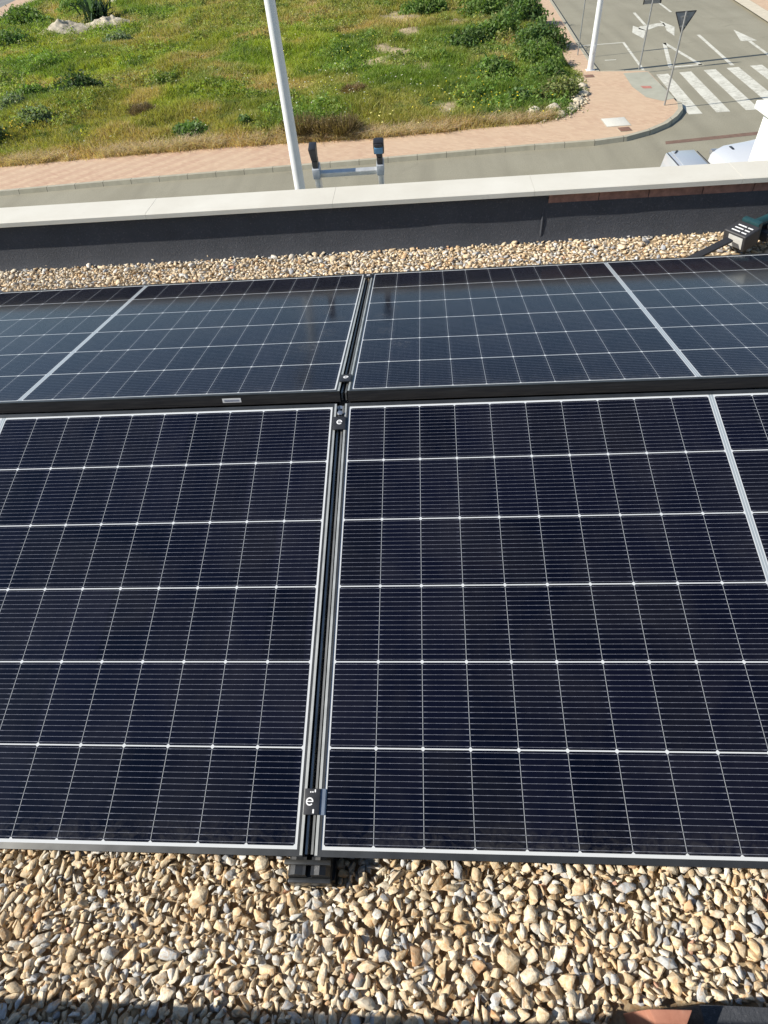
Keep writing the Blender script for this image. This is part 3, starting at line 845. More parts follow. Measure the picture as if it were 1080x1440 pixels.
def pole_sign(x, y, z0, h, label, plates, r=0.032):
    t = thing('road_sign', label, 'road sign', (x, y, z0), group='road signs on poles')
    mb = MB(); mb.tube((0, 0, 0), (0, 0, h), r, r, 14); build('pole', mb, M_galv, t, smooth=True)
    for fn in plates: fn(t)
    return t
def tri_plate(t):
    s = 0.345; zc = 2.50
    pts_ = [(-s, 0.20), (s, 0.20), (0.0, -0.40)]
    def rounded(sc): return [(x * sc, z * sc) for x, z in pts_]
    mb = MB(); M = Matrix.Translation((0, 0.06, zc)) @ Matrix.Rotation(R(90), 4, 'X')
    mb.prism([(x, z) for x, z in pts_], -0.012, 0.012, M); build('plate', mb, M_signback, t, bevel=0.02, seg=2)
    mb = MB(); mb.prism(rounded(0.98), -0.018, -0.0125, M); build('red_border', mb, M_red, t)
    mb = MB(); mb.prism(rounded(0.68), -0.024, -0.0185, M); build('white_face', mb, M_signface, t)
    for a_ in ((0.10),(-0.28)):
        mb = MB(); mb.box((-0.10, 0.015, zc + a_ * 0.7 - 0.02), (0.10, 0.05, zc + a_ * 0.7 + 0.02)); build('bracket', mb, M_galv, t)
    # folded stiffening rim
    mb = MB()
    for (xa, za), (xb_, zb) in zip(pts_, pts_[1:] + pts_[:1]):
        mb.tube((xa * .98, 0.04, zc + za * .98), (xb_ * .98, 0.04, zc + zb * .98), 0.016, n=6)
    build('rim', mb, M_frame, t)
def sq_plate(t, zc=2.50, w_=0.34, h_=0.32, yy=0.06):
    mb = MB(); mb.box((-w_, yy - 0.01, zc - h_), (w_, yy + 0.01, zc + h_)); build('plate', mb, M_signback, t, bevel=0.006)
    mb = MB(); mb.box((-w_ + 0.01, yy + 0.0125, zc - h_ + 0.01), (w_ - 0.01, yy + 0.016, zc + h_ - 0.01)); build('blue_face', mb, M_blue, t)
    for q in (-0.18, 0.18):
        mb = MB(); mb.box((-w_ + 0.02, 0.015, zc + q - 0.018), (w_ - 0.02, yy - 0.012, zc + q + 0.018)); build('bracket', mb, M_galv, t)
    for xa in (-w_, w_):
        mb = MB(); mb.box((xa - 0.018, 0.018, zc - h_), (xa + 0.018, 0.049, zc + h_)); build('rim', mb, M_frame, t)
pole_sign(9.21, 26.2, GZ + PAV, 2.70, 'yield sign on a thin pole at the rounded corner, its grey back showing', [tri_plate])
pole_sign(9.60, 31.6, GZ + PAV, 2.95, 'square sign on a thin pole at the far end of the pedestrian crossing', [sq_plate], 0.034)
pole_sign(7.62, 35.1, GZ + PAV, 3.0, 'thin sign pole standing behind the far lamp post, its plate above the picture', [lambda t: sq_plate(t, 2.62, 0.30, 0.30)], 0.026)
# manhole lids
def lid(x0, y0, x1, y1, rot, mat, label, name='manhole_cover'):
    t = thing(name, label, 'manhole cover', ((x0 + x1) / 2, (y0 + y1) / 2, GZ + PAV), (0, 0, R(rot)), group='manhole lids in the pavement')
    a, b = (x1 - x0) / 2, (y1 - y0) / 2
    mb = MB(); mb.box((-a, -b, -0.03), (a, b, 0.004)); build('frame', mb, M_kerb if mat is not M_lidc else M_lidf, t)
    mb = MB(); mb.box((-a * .93, -b * .93, -0.02), (a * .93, b * .93, 0.010)); build('lid', mb, mat, t, bevel=0.003)
    return t
M_lidc = plain('pale_concrete', (0.62, 0.60, 0.52), 0.85, 0, 12, 0.08)
M_lidf = plain('pale_concrete_edge', (0.42, 0.38, 0.30), 0.85, 0, 12, 0.08)
M_lidb = plain('rusty_lid', (0.22, 0.12, 0.08), 0.8, 0.2, 12, 0.25)
lid(6.66, 24.1, 7.52, 25.1, 1, M_lidc, 'large pale concrete lid in the pavement at the corner')
lid(7.0, 23.5, 7.42, 23.96, 3, M_lidb, 'small rusty brown lid just below the large pale one')
lid(7.2, 30.88, 7.6, 31.34, 0, M_lidb, 'small brown lid in the pavement at the foot of the far lamp post')

# ------------------------------------------------------------------ cars
M_carw = N('white_car_paint'); M_carw.col((0.52, 0.54, 0.56)); M_carw.rough(0.28); M_carw.b.inputs['Coat Weight'].default_value = 0.7; M_carw = M_carw.m
M_cars = N('silver_car_paint'); M_cars.col((0.50, 0.53, 0.57)); M_cars.rough(0.3); M_cars.metal(0.3); M_cars.b.inputs['Coat Weight'].default_value = 0.7; M_cars = M_cars.m
M_cglass = N('car_glass'); M_cglass.col((0.03, 0.035, 0.04)); M_cglass.rough(0.05); M_cglass = M_cglass.m
M_tyre = plain('tyre', (0.02, 0.02, 0.02), 0.85, 0, 30, 0.2)
M_roofp = plain('pale_roof_panel', (0.42, 0.46, 0.50), 0.3, 0.2, 20, 0.06)
M_lampglass = plain('headlight_glass', (0.30, 0.31, 0.32), 0.12, 0.5, 30, 0.2)
def car(x, y, rot, label, paint, L, st, group='cars parked below the parapet'):
    """st: stations (x, z_sill, z_belt, z_top, hw_belt, hw_top); nose at +x"""
    t = thing('parked_car', label, 'car', (x, y, GZ), (0, 0, R(rot)), group=group)
    mb = MB(); m_ = []
    for (sx, zs, zb, zt, hb, ht) in st:
        ring = [(-hb * .88, zs), (-hb, zs + 0.12), (-hb * 1.0, zb - 0.12), (-hb * .97, zb), (-ht, zt - 0.03 if zt - zb > 0.1 else zt - .01), (-ht * .8, zt), (0, zt + 0.02), (ht * .8, zt), (ht, zt - 0.03 if zt - zb > .1 else zt - .01), (hb * .97, zb), (hb, zb - 0.12), (hb, zs + 0.12), (hb * .88, zs)]
        m_.append([(sx, a, b) for a, b in ring])
    k_ = len(m_[0])
    for r_ in m_: mb.v += r_
    for i in range(len(m_) - 1):
        for j in range(k_):
            mb.f.append((i * k_ + j, i * k_ + (j + 1) % k_, (i + 1) * k_ + (j + 1) % k_, (i + 1) * k_ + j))
    mb.f.append(tuple(range(k_))); mb.f.append(tuple((len(m_) - 1) * k_ + j for j in range(k_)))
    build('body', mb, paint, t, bevel=0.02, seg=2)
    return t
def wheels(t, xs_, hw):
    for sx in xs_:
        for s in (-1, 1):
            mb = MB(); mb.tube((sx, s * (hw - 0.17), 0.31), (sx, s * (hw + 0.01), 0.31), 0.31, n=28); w1 = build('wheel', mb, M_tyre, t, bevel=0.02)
            mb = MB(); mb.tube((sx, s * (hw - 0.02), 0.31), (sx, s * (hw + 0.02), 0.31), 0.20, n=20); build('rim', mb, M_signback, w1, bevel=0.01)
# white car, nose to the left, along the kerb below
wc = car(10.3, 18.15, 180, 'white car nose to the left below the roof edge, bonnet running behind the white pillar', M_carw, 4.2,
         [(2.07, 0.42, 0.66, 0.70, 0.55, 0.50), (1.98, 0.30, 0.78, 0.86, 0.74, 0.62), (1.7, 0.25, 0.88, 0.97, 0.82, 0.70), (1.1, 0.22, 0.95, 1.05, 0.85, 0.74), (0.85, 0.22, 0.98, 1.10, 0.86, 0.72),
          (0.15, 0.22, 1.0, 1.45, 0.86, 0.60), (-0.9, 0.22, 1.0, 1.50, 0.86, 0.60), (-1.6, 0.22, 1.0, 1.42, 0.85, 0.60), (-2.0, 0.26, 0.98, 1.05, 0.82, 0.66), (-2.12, 0.35, 0.8, 0.86, 0.74, 0.60)])
wheels(wc, (1.3, -1.35), 0.82)
mb = MB(); mb.add([(0.84, -0.66, 1.125), (0.84, 0.66, 1.125), (0.18, 0.58, 1.46), (0.18, -0.58, 1.46)], [(0, 1, 2, 3)]); mb.add([(0.84, -0.66, 1.085), (0.84, 0.66, 1.085), (0.18, 0.58, 1.42), (0.18, -0.58, 1.42)], [(3, 2, 1, 0)]); build('windscreen', mb, M_cglass, wc)
for s in (-1, 1):
    mb = MB(); mb.box((1.72, s * 0.70 - 0.11, 0.74), (2.0, s * 0.70 + 0.11, 0.88)); build('headlight', mb, M_lampglass, wc, bevel=0.04)
    mb = MB(); mb.add([(0.55, s * .83, 1.03), (-1.5, s * .83, 1.03), (-1.35, s * .66, 1.40), (0.1, s * .66, 1.40)], [(0, 1, 2, 3)]); mb.add([(0.55, s * .80, 1.03), (-1.5, s * .80, 1.03), (-1.35, s * .63, 1.40), (0.1, s * .63, 1.40)], [(3, 2, 1, 0)]); build('side_window', mb, M_cglass, wc)
mb = MB(); mb.box((1.55, -0.52, 0.965), (1.62, -0.22, 1.0)); build('bonnet_vent', mb, M_black, wc, bevel=0.01)
# silver hatchback seen from behind and above: only the top of its tail shows
sc_ = car(7.02, 16.35, 90, 'small silver car whose tail shows over the roof edge, left of the white car', M_cars, 3.6,
          [(1.74, 0.35, 0.95, 1.44, 0.54, 0.43), (1.68, 0.25, 1.0, 1.57, 0.58, 0.46), (1.0, 0.22, 1.0, 1.61, 0.60, 0.48), (0.0, 0.22, 1.0, 1.62, 0.62, 0.50), (-0.7, 0.22, 1.0, 1.50, 0.62, 0.50), (-1.3, 0.22, 0.97, 1.06, 0.62, 0.56), (-1.8, 0.3, 0.8, 0.86, 0.58, 0.5)])
sc_.scale = (0.8, 0.8, 0.8)
wheels(sc_, (1.1, -1.2), 0.6)
mb = MB(); mb.box((0.1, -0.36, 1.632), (1.50, 0.36, 1.652)); build('roof_panel', mb, M_roofp, sc_, bevel=0.008)
mb = MB(); mb.box((1.70, -0.36, 1.0), (1.745, 0.36, 1.36)); build('rear_window', mb, M_cglass, sc_, bevel=0.02)
for s in (-1, 1):
    mb = MB(); mb.tube((-0.9, s * 0.47, 1.63), (1.50, s * 0.47, 1.60), 0.014, n=8); build('roof_rail', mb, M_black, sc_)
mb = MB(); mb.tube((1.45, 0.20, 1.655), (1.25, 0.32, 1.66), 0.035, 0.02, 8); build('roof_shadow_mark', mb, M_black, sc_)  # black tapered piece standing in for a shadow on the roof

# ------------------------------------------------------------------ our building and its roof edge
t = thing('building', 'two storey building carrying the gravel roof', 'building', (0, 0, GZ))
H = -GZ
mb = MB(); mb.box((-6, -6, 0), (5, 2.6775, H - 0.195)); build('wall', mb, M_wallp, t)
rs = MB(); rs.add([(-6, -0.30, -0.19), (5, -0.30, -0.19), (5, 2.6, -0.095), (-6, 2.6, -0.095), (-6, -0.30, -0.16), (5, -0.30, -0.16), (5, 2.555, -0.09), (-6, 2.555, -0.09)], [(3, 2, 1, 0), (4, 5, 6, 7), (0, 1, 5, 4), (1, 2, 6, 5), (2, 3, 7, 6), (3, 0, 4, 7)]); o = build('roof_deck', rs, M_memb); o['kind'] = 'structure'
t = thing('parapet', 'low roof parapet with pale coping slabs and black membrane inside', 'parapet', (0.0145, 2.5386, 0.0848))
t.scale = (0.93, 0.93, 0.93)
Yb = 2.75
mb = MB(); mb.box((-6, 0.022, -0.24), (5, 0.150, 0.096)); build('core', mb, M_wallp, t)
# membrane on the inner face with a soft foot, lapped at the joint
def membrane(x0, x1, ztop, yo, name, n_=90):
    prof = [(0.020 - yo, ztop), (0.013 - yo, ztop - 0.002), (0.006 - yo, 0.02), (0.000 - yo, -0.03), (-0.012 - yo, -0.08), (-0.030 - yo, -0.125), (-0.11 - yo, -0.200)]
    V = []; F = []
    for i in range(n_ + 1):
        x = x0 + (x1 - x0) * i / n_
        for j, (y, z) in enumerate(prof):
            wv = 0.004 * (float(vnoise(np.array([x]), np.array([z]), 5.0)[0]) - 0.5) * (1 if j > 1 else 0.2)
            V.append((x, y + wv, z + (0.0 if j > 1 else 0.004 * (float(vnoise(np.array([x]), np.array([0.0]), 3.0)[0]) - 0.5))))
    k_ = len(prof)
    for i in range(n_):
        for j in range(k_ - 1): F.append((i * k_ + j, i * k_ + j + 1, (i + 1) * k_ + j + 1, (i + 1) * k_ + j))
    mb = MB(); mb.v = V; mb.f = F
    return build(name, mb, M_memb, t, smooth=True)
membrane(-6, 0.795, 0.0955, 0.0, 'membrane')
membrane(0.775, 5, 0.074, 0.0015, 'membrane')
mb = MB(); mb.tube((0.782, 0.009, 0.03), (0.778, -0.014, -0.09), 0.0045, 0.006, 8); build('lap_seam', mb, M_memb, t, smooth=True)
xs = 0.80; bi = 0
mb = MB()
while xs < 5:
    wv = random.uniform(0.225, 0.255)
    mb.box((xs, 0.006, 0.055), (xs + wv - 0.004, 0.0215, 0.0955)); xs += wv
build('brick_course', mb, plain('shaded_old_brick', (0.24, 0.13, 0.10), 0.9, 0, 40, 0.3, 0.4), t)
js = [-6.0, -4.97, -4.02, -3.07, -2.12, -1.163, -0.232, 0.725, 1.66, 2.61, 3.55, 4.5]
for i, (a, b) in enumerate(zip(js, js[1:])):
    mb = MB()
    dz = random.uniform(-0.0004, 0.0004)
    poly = [(-0.022, 0.101), (-0.022, 0.121), (-0.016, 0.125), (0.175, 0.127), (0.181, 0.123), (0.181, 0.100), (0.172, 0.097), (-0.012, 0.097)]
    M = Matrix(((0, 0, 1, a + 0.0005), (1, 0, 0, 0), (0, 1, 0, dz), (0, 0, 0, 1)))
    mb.prism(poly, 0, b - a - 0.001, M)
    build('coping_slab', mb, M_coping, t)
mb = MB(); mb.box((-6, 0.024, 0.0966), (4.5, 0.16, 0.1005)); build('mortar_bed', mb, plain('mortar', (0.40, 0.38, 0.33), 0.9, 0, 30, 0.1), t)
# white pillar
t = thing('roof_pillar', 'white rendered pillar with a projecting cap behind the coping at right', 'pillar', (2.107, 3.05, 0.0848))
t.scale = (0.93, 0.93, 0.93)
mb = MB(); mb.box((-0.235, -0.18, -6.3), (0.245, 0.18, 0.185)); build('shaft', mb, M_render, t, bevel=0.004)
mb = MB(); mb.box((-0.28, -0.22, 0.1855), (0.285, 0.22, 0.222)); build('cap', mb, M_render, t, bevel=0.005)
# near parapet under the camera, and the ledge at bottom right
t = thing('near_wall', 'low wall behind the viewer that shades the nearest gravel', 'wall')
mb = MB(); mb.box((-6, -0.62, -0.19), (5, -0.31, 0.29)); build('wall', mb, M_memb, t)
mb = MB(); mb.box((-6, -0.64, 0.2905), (-0.22, -0.312, 0.318)); build('coping', mb, M_coping, t, bevel=0.002)
mb = MB(); mb.box((-0.218, -0.64, 0.2905), (5, -0.312, 0.46)); build('coping', mb, M_coping, t, bevel=0.002)
led = MB(); led.box((0.605, -0.305, -0.19), (1.6, -0.2015, 0.0))
o = build('roof_ledge', led, M_memb, bevel=0.003); tag(o, 'flat dark grey membrane ledge in the shade at bottom right', 'ledge')
bt = MB(); bt.add([(0, 0, 0), (0.066, 0, 0), (0.042, -0.035, 0), (0.012, -0.035, 0), (0.002, -0.001, 0.165), (0.064, 0, 0.17), (0.040, -0.033, 0.168), (0.014, -0.035, 0.163)], [(3, 2, 1, 0), (4, 5, 6, 7), (0, 1, 5, 4), (1, 2, 6, 5), (2, 3, 7, 6), (3, 0, 4, 7)])
o = build('broken_brick', bt, M_brick, bevel=0.003, loc=(0.515, -0.2105, -0.125)); tag(o, 'broken orange brick piece beside the dark ledge at bottom right', 'brick')

# ------------------------------------------------------------------ solar panels
PW, PD = 1.8648, 1.029
MG_, LIP, TH = 0.0045, 0.0110, 0.032
M_glare = plain('lip_sun_glare', (0.62, 0.62, 0.56), 0.38, 0.6, 18, 0.2)  # pale tone standing for sun glare on the dark frame lip
def panel(name_loc, rot, label, sticker=None):
    t = thing('solar_panel', label, 'solar panel', name_loc, rot, 'solar panels on the roof')
    x0, x1, y0, y1 = -MG_, PW + MG_, -MG_, PD + MG_
    me = MB()
    me.add([(x0, y0, -0.0015), (x1, y0, -0.0015), (x1, y1, -0.0015), (x0, y1, -0.0015), (x0, y0, -0.006), (x1, y0, -0.006), (x1, y1, -0.006), (x0, y1, -0.006)],
           [(0, 1, 2, 3), (7, 6, 5, 4), (0, 4, 5, 1), (1, 5, 6, 2), (2, 6, 7, 3), (3, 7, 4, 0)])
    build('glass', me, M_cell_far if name_loc[2] > 0.1 else M_cell, t)
    X0, X1, Y0, Y1 = x0 - LIP, x1 + LIP, y0 - LIP, y1 + LIP
    # frame: lip bars and side walls, mitred
    fr_ = MB()
    def bar(a, b, c, d):
        vs = [(*a, 0), (*b, 0), (*c, 0), (*d, 0), (*a, -0.0055), (*b, -0.0055), (*c, -0.0055), (*d, -0.0055)]
        fr_.add(vs, [(0, 1, 2, 3), (7, 6, 5, 4), (0, 4, 5, 1), (1, 5, 6, 2), (2, 6, 7, 3), (3, 7, 4, 0)])
    bar((X0, Y0), (X1, Y0), (x1, y0), (x0, y0)); bar((X1, Y0), (X1, Y1), (x1, y1), (x1, y0))
    bar((X1, Y1), (X0, Y1), (x0, y1), (x1, y1)); bar((X0, Y1), (X0, Y0), (x0, y0), (x0, y1))
    build('frame_lip', fr_, M_lip, t)
    # sun glare painted on the lip: pale bead along the short ends
    for xa, xb_ in ((X0 + 0.0003, x0 - 0.0055), (x1 + 0.0055, X1 - 0.0003)):
        bd = MB(); bd.box((xa, Y0 + 0.002, 0.0002), (xb_, Y1 - 0.002, 0.0008)); build('glare_strip', bd, M_glare, t)
    sd = MB(); w_ = 0.0022
    sd.box((X0, Y0, -TH), (X1, Y0 + w_, -0.0057)); sd.box((X0, Y1 - w_, -TH), (X1, Y1, -0.0057))
    sd.box((X0, Y0 + w_, -TH), (X0 + w_, Y1 - w_, -0.0057)); sd.box((X1 - w_, Y0 + w_, -TH), (X1, Y1 - w_, -0.0057))
    sd.box((X0 + w_, Y0 + w_, -TH), (X1 - w_, Y0 + 0.022, -TH + 0.002)); sd.box((X0 + w_, Y1 - 0.022, -TH), (X1 - w_, Y1 - w_, -TH + 0.002))
    build('frame_side', sd, M_frame, t)
    if sticker:
        sx = sticker
        st = MB(); st.box((sx - 0.027, Y0 - 0.0006, -0.023), (sx + 0.027, Y0 - 0.0001, -0.010)); s1 = build('sticker', st, M_white, t)
        bc = MB(); random.seed(3)
        q = sx - 0.022
        while q < sx + 0.022:
            wv = random.choice((0.0005, 0.0008, 0.0012)); bc.box((q, Y0 - 0.0009, -0.020), (q + wv, Y0 - 0.0007, -0.014)); q += wv + random.choice((0.0006, 0.001))
        build('barcode', bc, plain('barcode_ink', (0.35, 0.36, 0.42), 0.6), s1)
    return t
TA, TB = R(12.91), R(-9.19)
XG = 0.0532
panel((0, 0, 0), (TA, 0, 0), 'near right solar panel, its wide centre strip at the right picture edge')
panel((-XG - PW, 0, 0), (TA, 0, 0), 'near left solar panel, left of the rail in the middle')
panel((0.0, 1.0968, 0.2241), (TB, 0, 0), 'far right solar panel beyond the ridge, saw lying behind it')
panel((-XG - PW, 1.0968, 0.2241), (TB, 0, 0), 'far left solar panel beyond the ridge, white sticker on its near edge', sticker=PW - 0.295)

# rails in the joint between the panels
XM = -XG / 2
M_bright = plain('bright_rail_metal', (0.30, 0.30, 0.275), 0.36, 0.6, 25, 0.2)
def rail(loc, rot, length, label):
    t = thing('mounting_rail', label, 'rail', loc, rot, 'rails in the joint between panels')
    for s in (-1, 1):
        mb = MB(); mb.box((s * 0.0055 - 0.0022, -0.012, -0.030), (s * 0.0055 + 0.0022, length, -0.006)); build('flange', mb, M_bright if rot[0] > 0 else M_rail, t)
    mb = MB(); mb.box((-0.016, -0.010, -0.065), (0.016, length - 0.004, -0.034)); build('channel', mb, M_black, t)
    return t
rail((XM, 0, 0), (TA, 0, 0), 1.04, 'grey slotted rail running up between the two near panels')
rail((XM, 1.0968, 0.2241), (TB, 0, 0), 1.04, 'dark slotted rail running down between the two far panels')

# clamps
def letter_e(t, cx, cy, r, z, parent):
    mb = MB(); nn = 22; w_ = r * 0.36
    pr_ = []
    for i in range(nn + 1):
        a = R(8) + (R(322) - R(8)) * i / nn
        for q in (r, r - w_): pr_.append((cx + q * math.cos(a), cy + q * math.sin(a)))
    vs = [(x, y, z) for x, y in pr_] + [(x, y, z - 0.0006) for x, y in pr_]
    m_ = len(pr_)
    fs = []
    for i in range(nn):
        a = 2 * i
        fs += [(a, a + 2, a + 3, a + 1), (a + m_, a + 1 + m_, a + 3 + m_, a + 2 + m_), (a, a + m_, a + 2 + m_, a + 2), (a + 1, a + 3, a + 3 + m_, a + 1 + m_)]
    mb.add(vs, fs)
    mb.box((cx - r + w_ * 0.8, cy - w_ * 0.32, z - 0.0006), (cx + r - 0.0002, cy + w_ * 0.42, z + 0.0001))
    return build('letter_mark', mb, M_white, parent)
def clamp(loc, rot, label, big=True, bolt=False):
    t = thing('mid_clamp', label, 'clamp', loc, rot, 'clamps holding the panels')
    hw, hl = (0.0150, 0.0225) if big else (0.016, 0.021)
    mb = MB(); mb.box((-hw, -hl, 0.0004), (hw, hl, 0.0048)); build('plate', mb, M_black, t, bevel=0.0012)
    if big:
        letter_e(t, -0.004, 0.0, 0.0072, 0.0057, t)
        for (px_, py_, a_, b_) in ((-0.003, 0.0165, 0.0011, 0.0013), (0.001, 0.0165, 0.0013, 0.0012), (0.0055, 0.0185, 0.0012, 0.0025), (0.004, -0.0165, 0.0015, 0.0035)):
            mb = MB(); mb.box((px_ - a_, py_ - b_, 0.0049), (px_ + a_, py_ + b_, 0.0054)); build('print_mark', mb, M_white, t)
        mb = MB(); mb.box((hw + 0.0002, -hl, 0.0002), (hw + 0.010, hl, 0.0016)); build('foil_tab', mb, plain('blue_grey_tab', (0.17, 0.21, 0.27), 0.35, 0.2), t)
        mb = MB(); mb.tube((-0.004, 0, 0.0045), (-0.004, 0, 0.0054), 0.0028, n=6); build('bolt', mb, M_black, t)
    else:
        letter_e(t, 0.0, 0.002, 0.0075, 0.0057, t)
        mb = MB(); mb.box((-0.008, hl - 0.003, 0.0052), (0.008, hl - 0.001, 0.006)); build('rib', mb, M_foot, t)
    if bolt:
        mb = MB(); mb.tube((0, hl + 0.012, -0.004), (0, hl + 0.012, 0.006), 0.008, n=6); build('bolt', mb, M_steel, t, bevel=0.001)
    return t
def on_front(s): return (XM, s * math.cos(TA), s * math.sin(TA))
def on_rear(s): return (XM, 1.0968 + s * math.cos(TB), 0.2241 + s * math.sin(TB))
clamp(on_front(0.075), (TA, 0, 0), 'black clamp with white ring mark at the near end of the middle rail')
clamp(on_front(0.975), (TA, 0, 0), 'black clamp with white letter e at the ridge end of the near rail', big=False, bolt=True)
clamp(on_rear(0.06), (TB, 0, 0), 'black clamp at the ridge end of the rail between the far panels', big=False)
clamp(on_rear(1.00), (TB, 0, 0), 'black clamp at the parapet end of the rail between the far panels', big=False)

# base rail with its foot showing in front
t = thing('base_rail', 'dark grey base profile poking out under the near panels onto the gravel', 'base rail', (-0.033, 0, 0))
def zt(y): return -0.045
prof = [(-0.040, -0.095), (-0.040, -0.062), (-0.034, -0.050), (-0.024, -0.044), (-0.010, -0.047), (-0.0045, -0.047), (-0.0045, -0.070), (0.0055, -0.070), (0.0055, -0.047), (0.012, -0.047), (0.022, -0.044), (0.033, -0.050), (0.040, -0.062), (0.040, -0.095)]
M = Matrix(((1, 0, 0, 0), (0, 0, -1, 0.9), (0, 1, 0, 0), (0, 0, 0, 1)))
mb = MB(); mb.prism(prof, 0, 0.9 + 0.036, M); build('profile', mb, M_foot, t)
mb = MB(); mb.box((-0.0043, -0.034, -0.0695), (0.0053, 0.9, -0.066)); build('slot', mb, M_black, t)
mb = MB(); mb.box((-0.041, -0.045, -0.105), (0.041, -0.0365, -0.070)); build('end_plate', mb, M_foot, t, bevel=0.003)
mb = MB(); mb.box((-0.044, -0.022, -0.042), (0.044, -0.014, -0.0335)); build('cross_bracket', mb, M_lip, t, bevel=0.001)
mb = MB(); mb.box((-0.045, -0.035, -0.15), (0.045, 0.9, -0.0955)); build('sole', mb, M_black, t)
t = thing('ridge_support', 'black support bracket under the ridge where four panels meet', 'support', (XM, 1.05, 0))
mb = MB(); mb.box((-0.045, -0.012, -0.15), (0.045, 0.012, 0.165)); build('upright', mb, M_foot, t, bevel=0.002)
mb = MB(); mb.box((-0.055, -0.030, 0.1655), (0.075, 0.030, 0.180)); build('saddle', mb, M_foot, t, bevel=0.003)
mb = MB(); mb.tube((-0.006, -0.022, 0.181), (-0.006, -0.022, 0.212), 0.008, n=10); build('bolt', mb, M_steel, t)
# ------------------------------------------------------------------ ladder
t = thing('ladder', 'aluminium ladder top with black end caps rising behind the coping', 'ladder', (-0.1455, 2.818, 0.178))
t.scale = (0.93, 0.93, 0.93)
def LP(x, s): return (x, 0.24 * (-s) * 1.0, s)     # s metres up; leans towards the roof
for sgn, mt in ((-1, 0), (1, 1)):
    x = sgn * 0.163
    mb = MB()
    M = Matrix.Translation((x, 0, 0)) @ Matrix.Rotation(math.atan(0.24), 4, 'X')
    mb.box((-0.0125, -0.030, -6.0), (0.0125, 0.030, 0.085), M); build('rail', mb, M_alu, t, bevel=0.002)
    mb = MB(); mb.box((-0.018, -0.036, 0.050), (0.018, 0.036, 0.100), M); build('sleeve', mb, plain('grey_sleeve', (0.42, 0.45, 0.48), 0.5, 0.2), t, bevel=0.004)
    mb = MB()
    mb.box((-0.014, -0.026, 0.1005), (0.014, 0.026, 0.135), M)
    cp = build('end_cap', mb, M_black, t, bevel=0.004)
    mb = MB(); mb.add([(-0.014, -0.026, 0.1355), (0.014, -0.026, 0.1355), (0.014, 0.026, 0.1355), (-0.014, 0.026, 0.1355), (-0.02, -0.034, 0.2), (0.018, -0.034, 0.2), (0.018, 0.034, 0.2), (-0.02, 0.034, 0.2)],
                      [(3, 2, 1, 0), (4, 5, 6, 7), (0, 1, 5, 4), (1, 2, 6, 5), (2, 3, 7, 6), (3, 0, 4, 7)], M)
    build('hook', mb, M_black, cp, bevel=0.005)
    if mt:
        mb = MB(); mb.box((-0.0215, -0.036, 0.158), (0.0200, 0.036, 0.186), M); build('blue_strap', mb, plain('blue_strap', (0.09, 0.22, 0.36), 0.5), cp, bevel=0.004)
        mb = MB(); mb.box((-0.026, -0.022, 0.148), (0.025, 0.022, 0.205), M); build('strap_knot', mb, M_black, cp, bevel=0.006)
for k_ in range(22):
    s = 0.055 - 0.28 * k_
    mb = MB(); M = Matrix.Translation((0, -0.24 * s, s)) @ Matrix.Rotation(math.atan(0.24), 4, 'X')
    mb.box((-0.1503, -0.016, -0.011), (0.1503, 0.016, 0.011), M); build('rung', mb, M_alu, t, bevel=0.003)

# ------------------------------------------------------------------ cordless tool by the wall, flat black bar
M_teal = plain('teal_plastic', (0.014, 0.050, 0.056), 0.42, 0, 60, 0.15)
M_dark = plain('dark_rubber', (0.028, 0.028, 0.03), 0.6, 0, 60, 0.2)
t = thing('cordless_saw', 'teal and black cordless tool lying against the parapet at right', 'power tool', (1.545, 2.325, 0.018), (0, 0, R(30)))
mb = MB(); mb.box((-0.055, -0.060, 0), (0.028, 0.050, 0.070), Matrix.Rotation(R(-14), 4, 'Y')); bt_ = build('battery', mb, M_dark, t, bevel=0.008, seg=3)
mb = MB(); mb.box((-0.0566, -0.048, 0.012), (-0.0552, 0.020, 0.060), Matrix.Rotation(R(-14), 4, 'Y')); build('label', mb, plain('battery_label', (0.5, 0.5, 0.47), 0.5), bt_)
for q in (-0.040, -0.022, -0.004):
    for (ya, yb) in ((-0.045, -0.022), (-0.015, 0.025)):
        mb = MB(); mb.box((q, ya, 0.0702), (q + 0.005, yb, 0.0712), Matrix.Rotation(R(-14), 4, 'Y')); build('stripe', mb, M_white, bt_)
mb = MB(); mb.box((0.0285, -0.045, 0.004), (0.052, 0.04, 0.078), Matrix.Rotation(R(-14), 4, 'Y')); build('battery_mount', mb, M_teal, t, bevel=0.006)
mb = MB(); mb.tube((0.045, 0.0, 0.06), (0.20, -0.03, 0.085), 0.019, 0.024, 16); build('handle', mb, M_teal, t, smooth=True)
mb = MB(); mb.box((0.06, -0.07, 0.0), (0.22, 0.0, 0.04)); build('lower_guard', mb, M_dark, t, bevel=0.01)
mb = MB(); mb.tube((0.205, -0.05, 0.055), (0.38, -0.10, 0.06), 0.05, 0.045, 20); build('motor_housing', mb, M_teal, t, bevel=0.008)
mb = MB(); mb.box((0.09, -0.045, 0.042), (0.12, -0.022, 0.060)); build('trigger', mb, M_black, t, bevel=0.003)
mb = MB(); mb.box((0.0, -0.017, 0.0), (0.245, 0.017, 0.010))
o = build('black_bar', mb, M_dark, bevel=0.003, loc=(1.262, 2.150, 0.022)); o.rotation_euler = (R(4), R(-6), R(31)); tag(o, 'flat black bar lying on the gravel beside the cordless tool', 'bar')

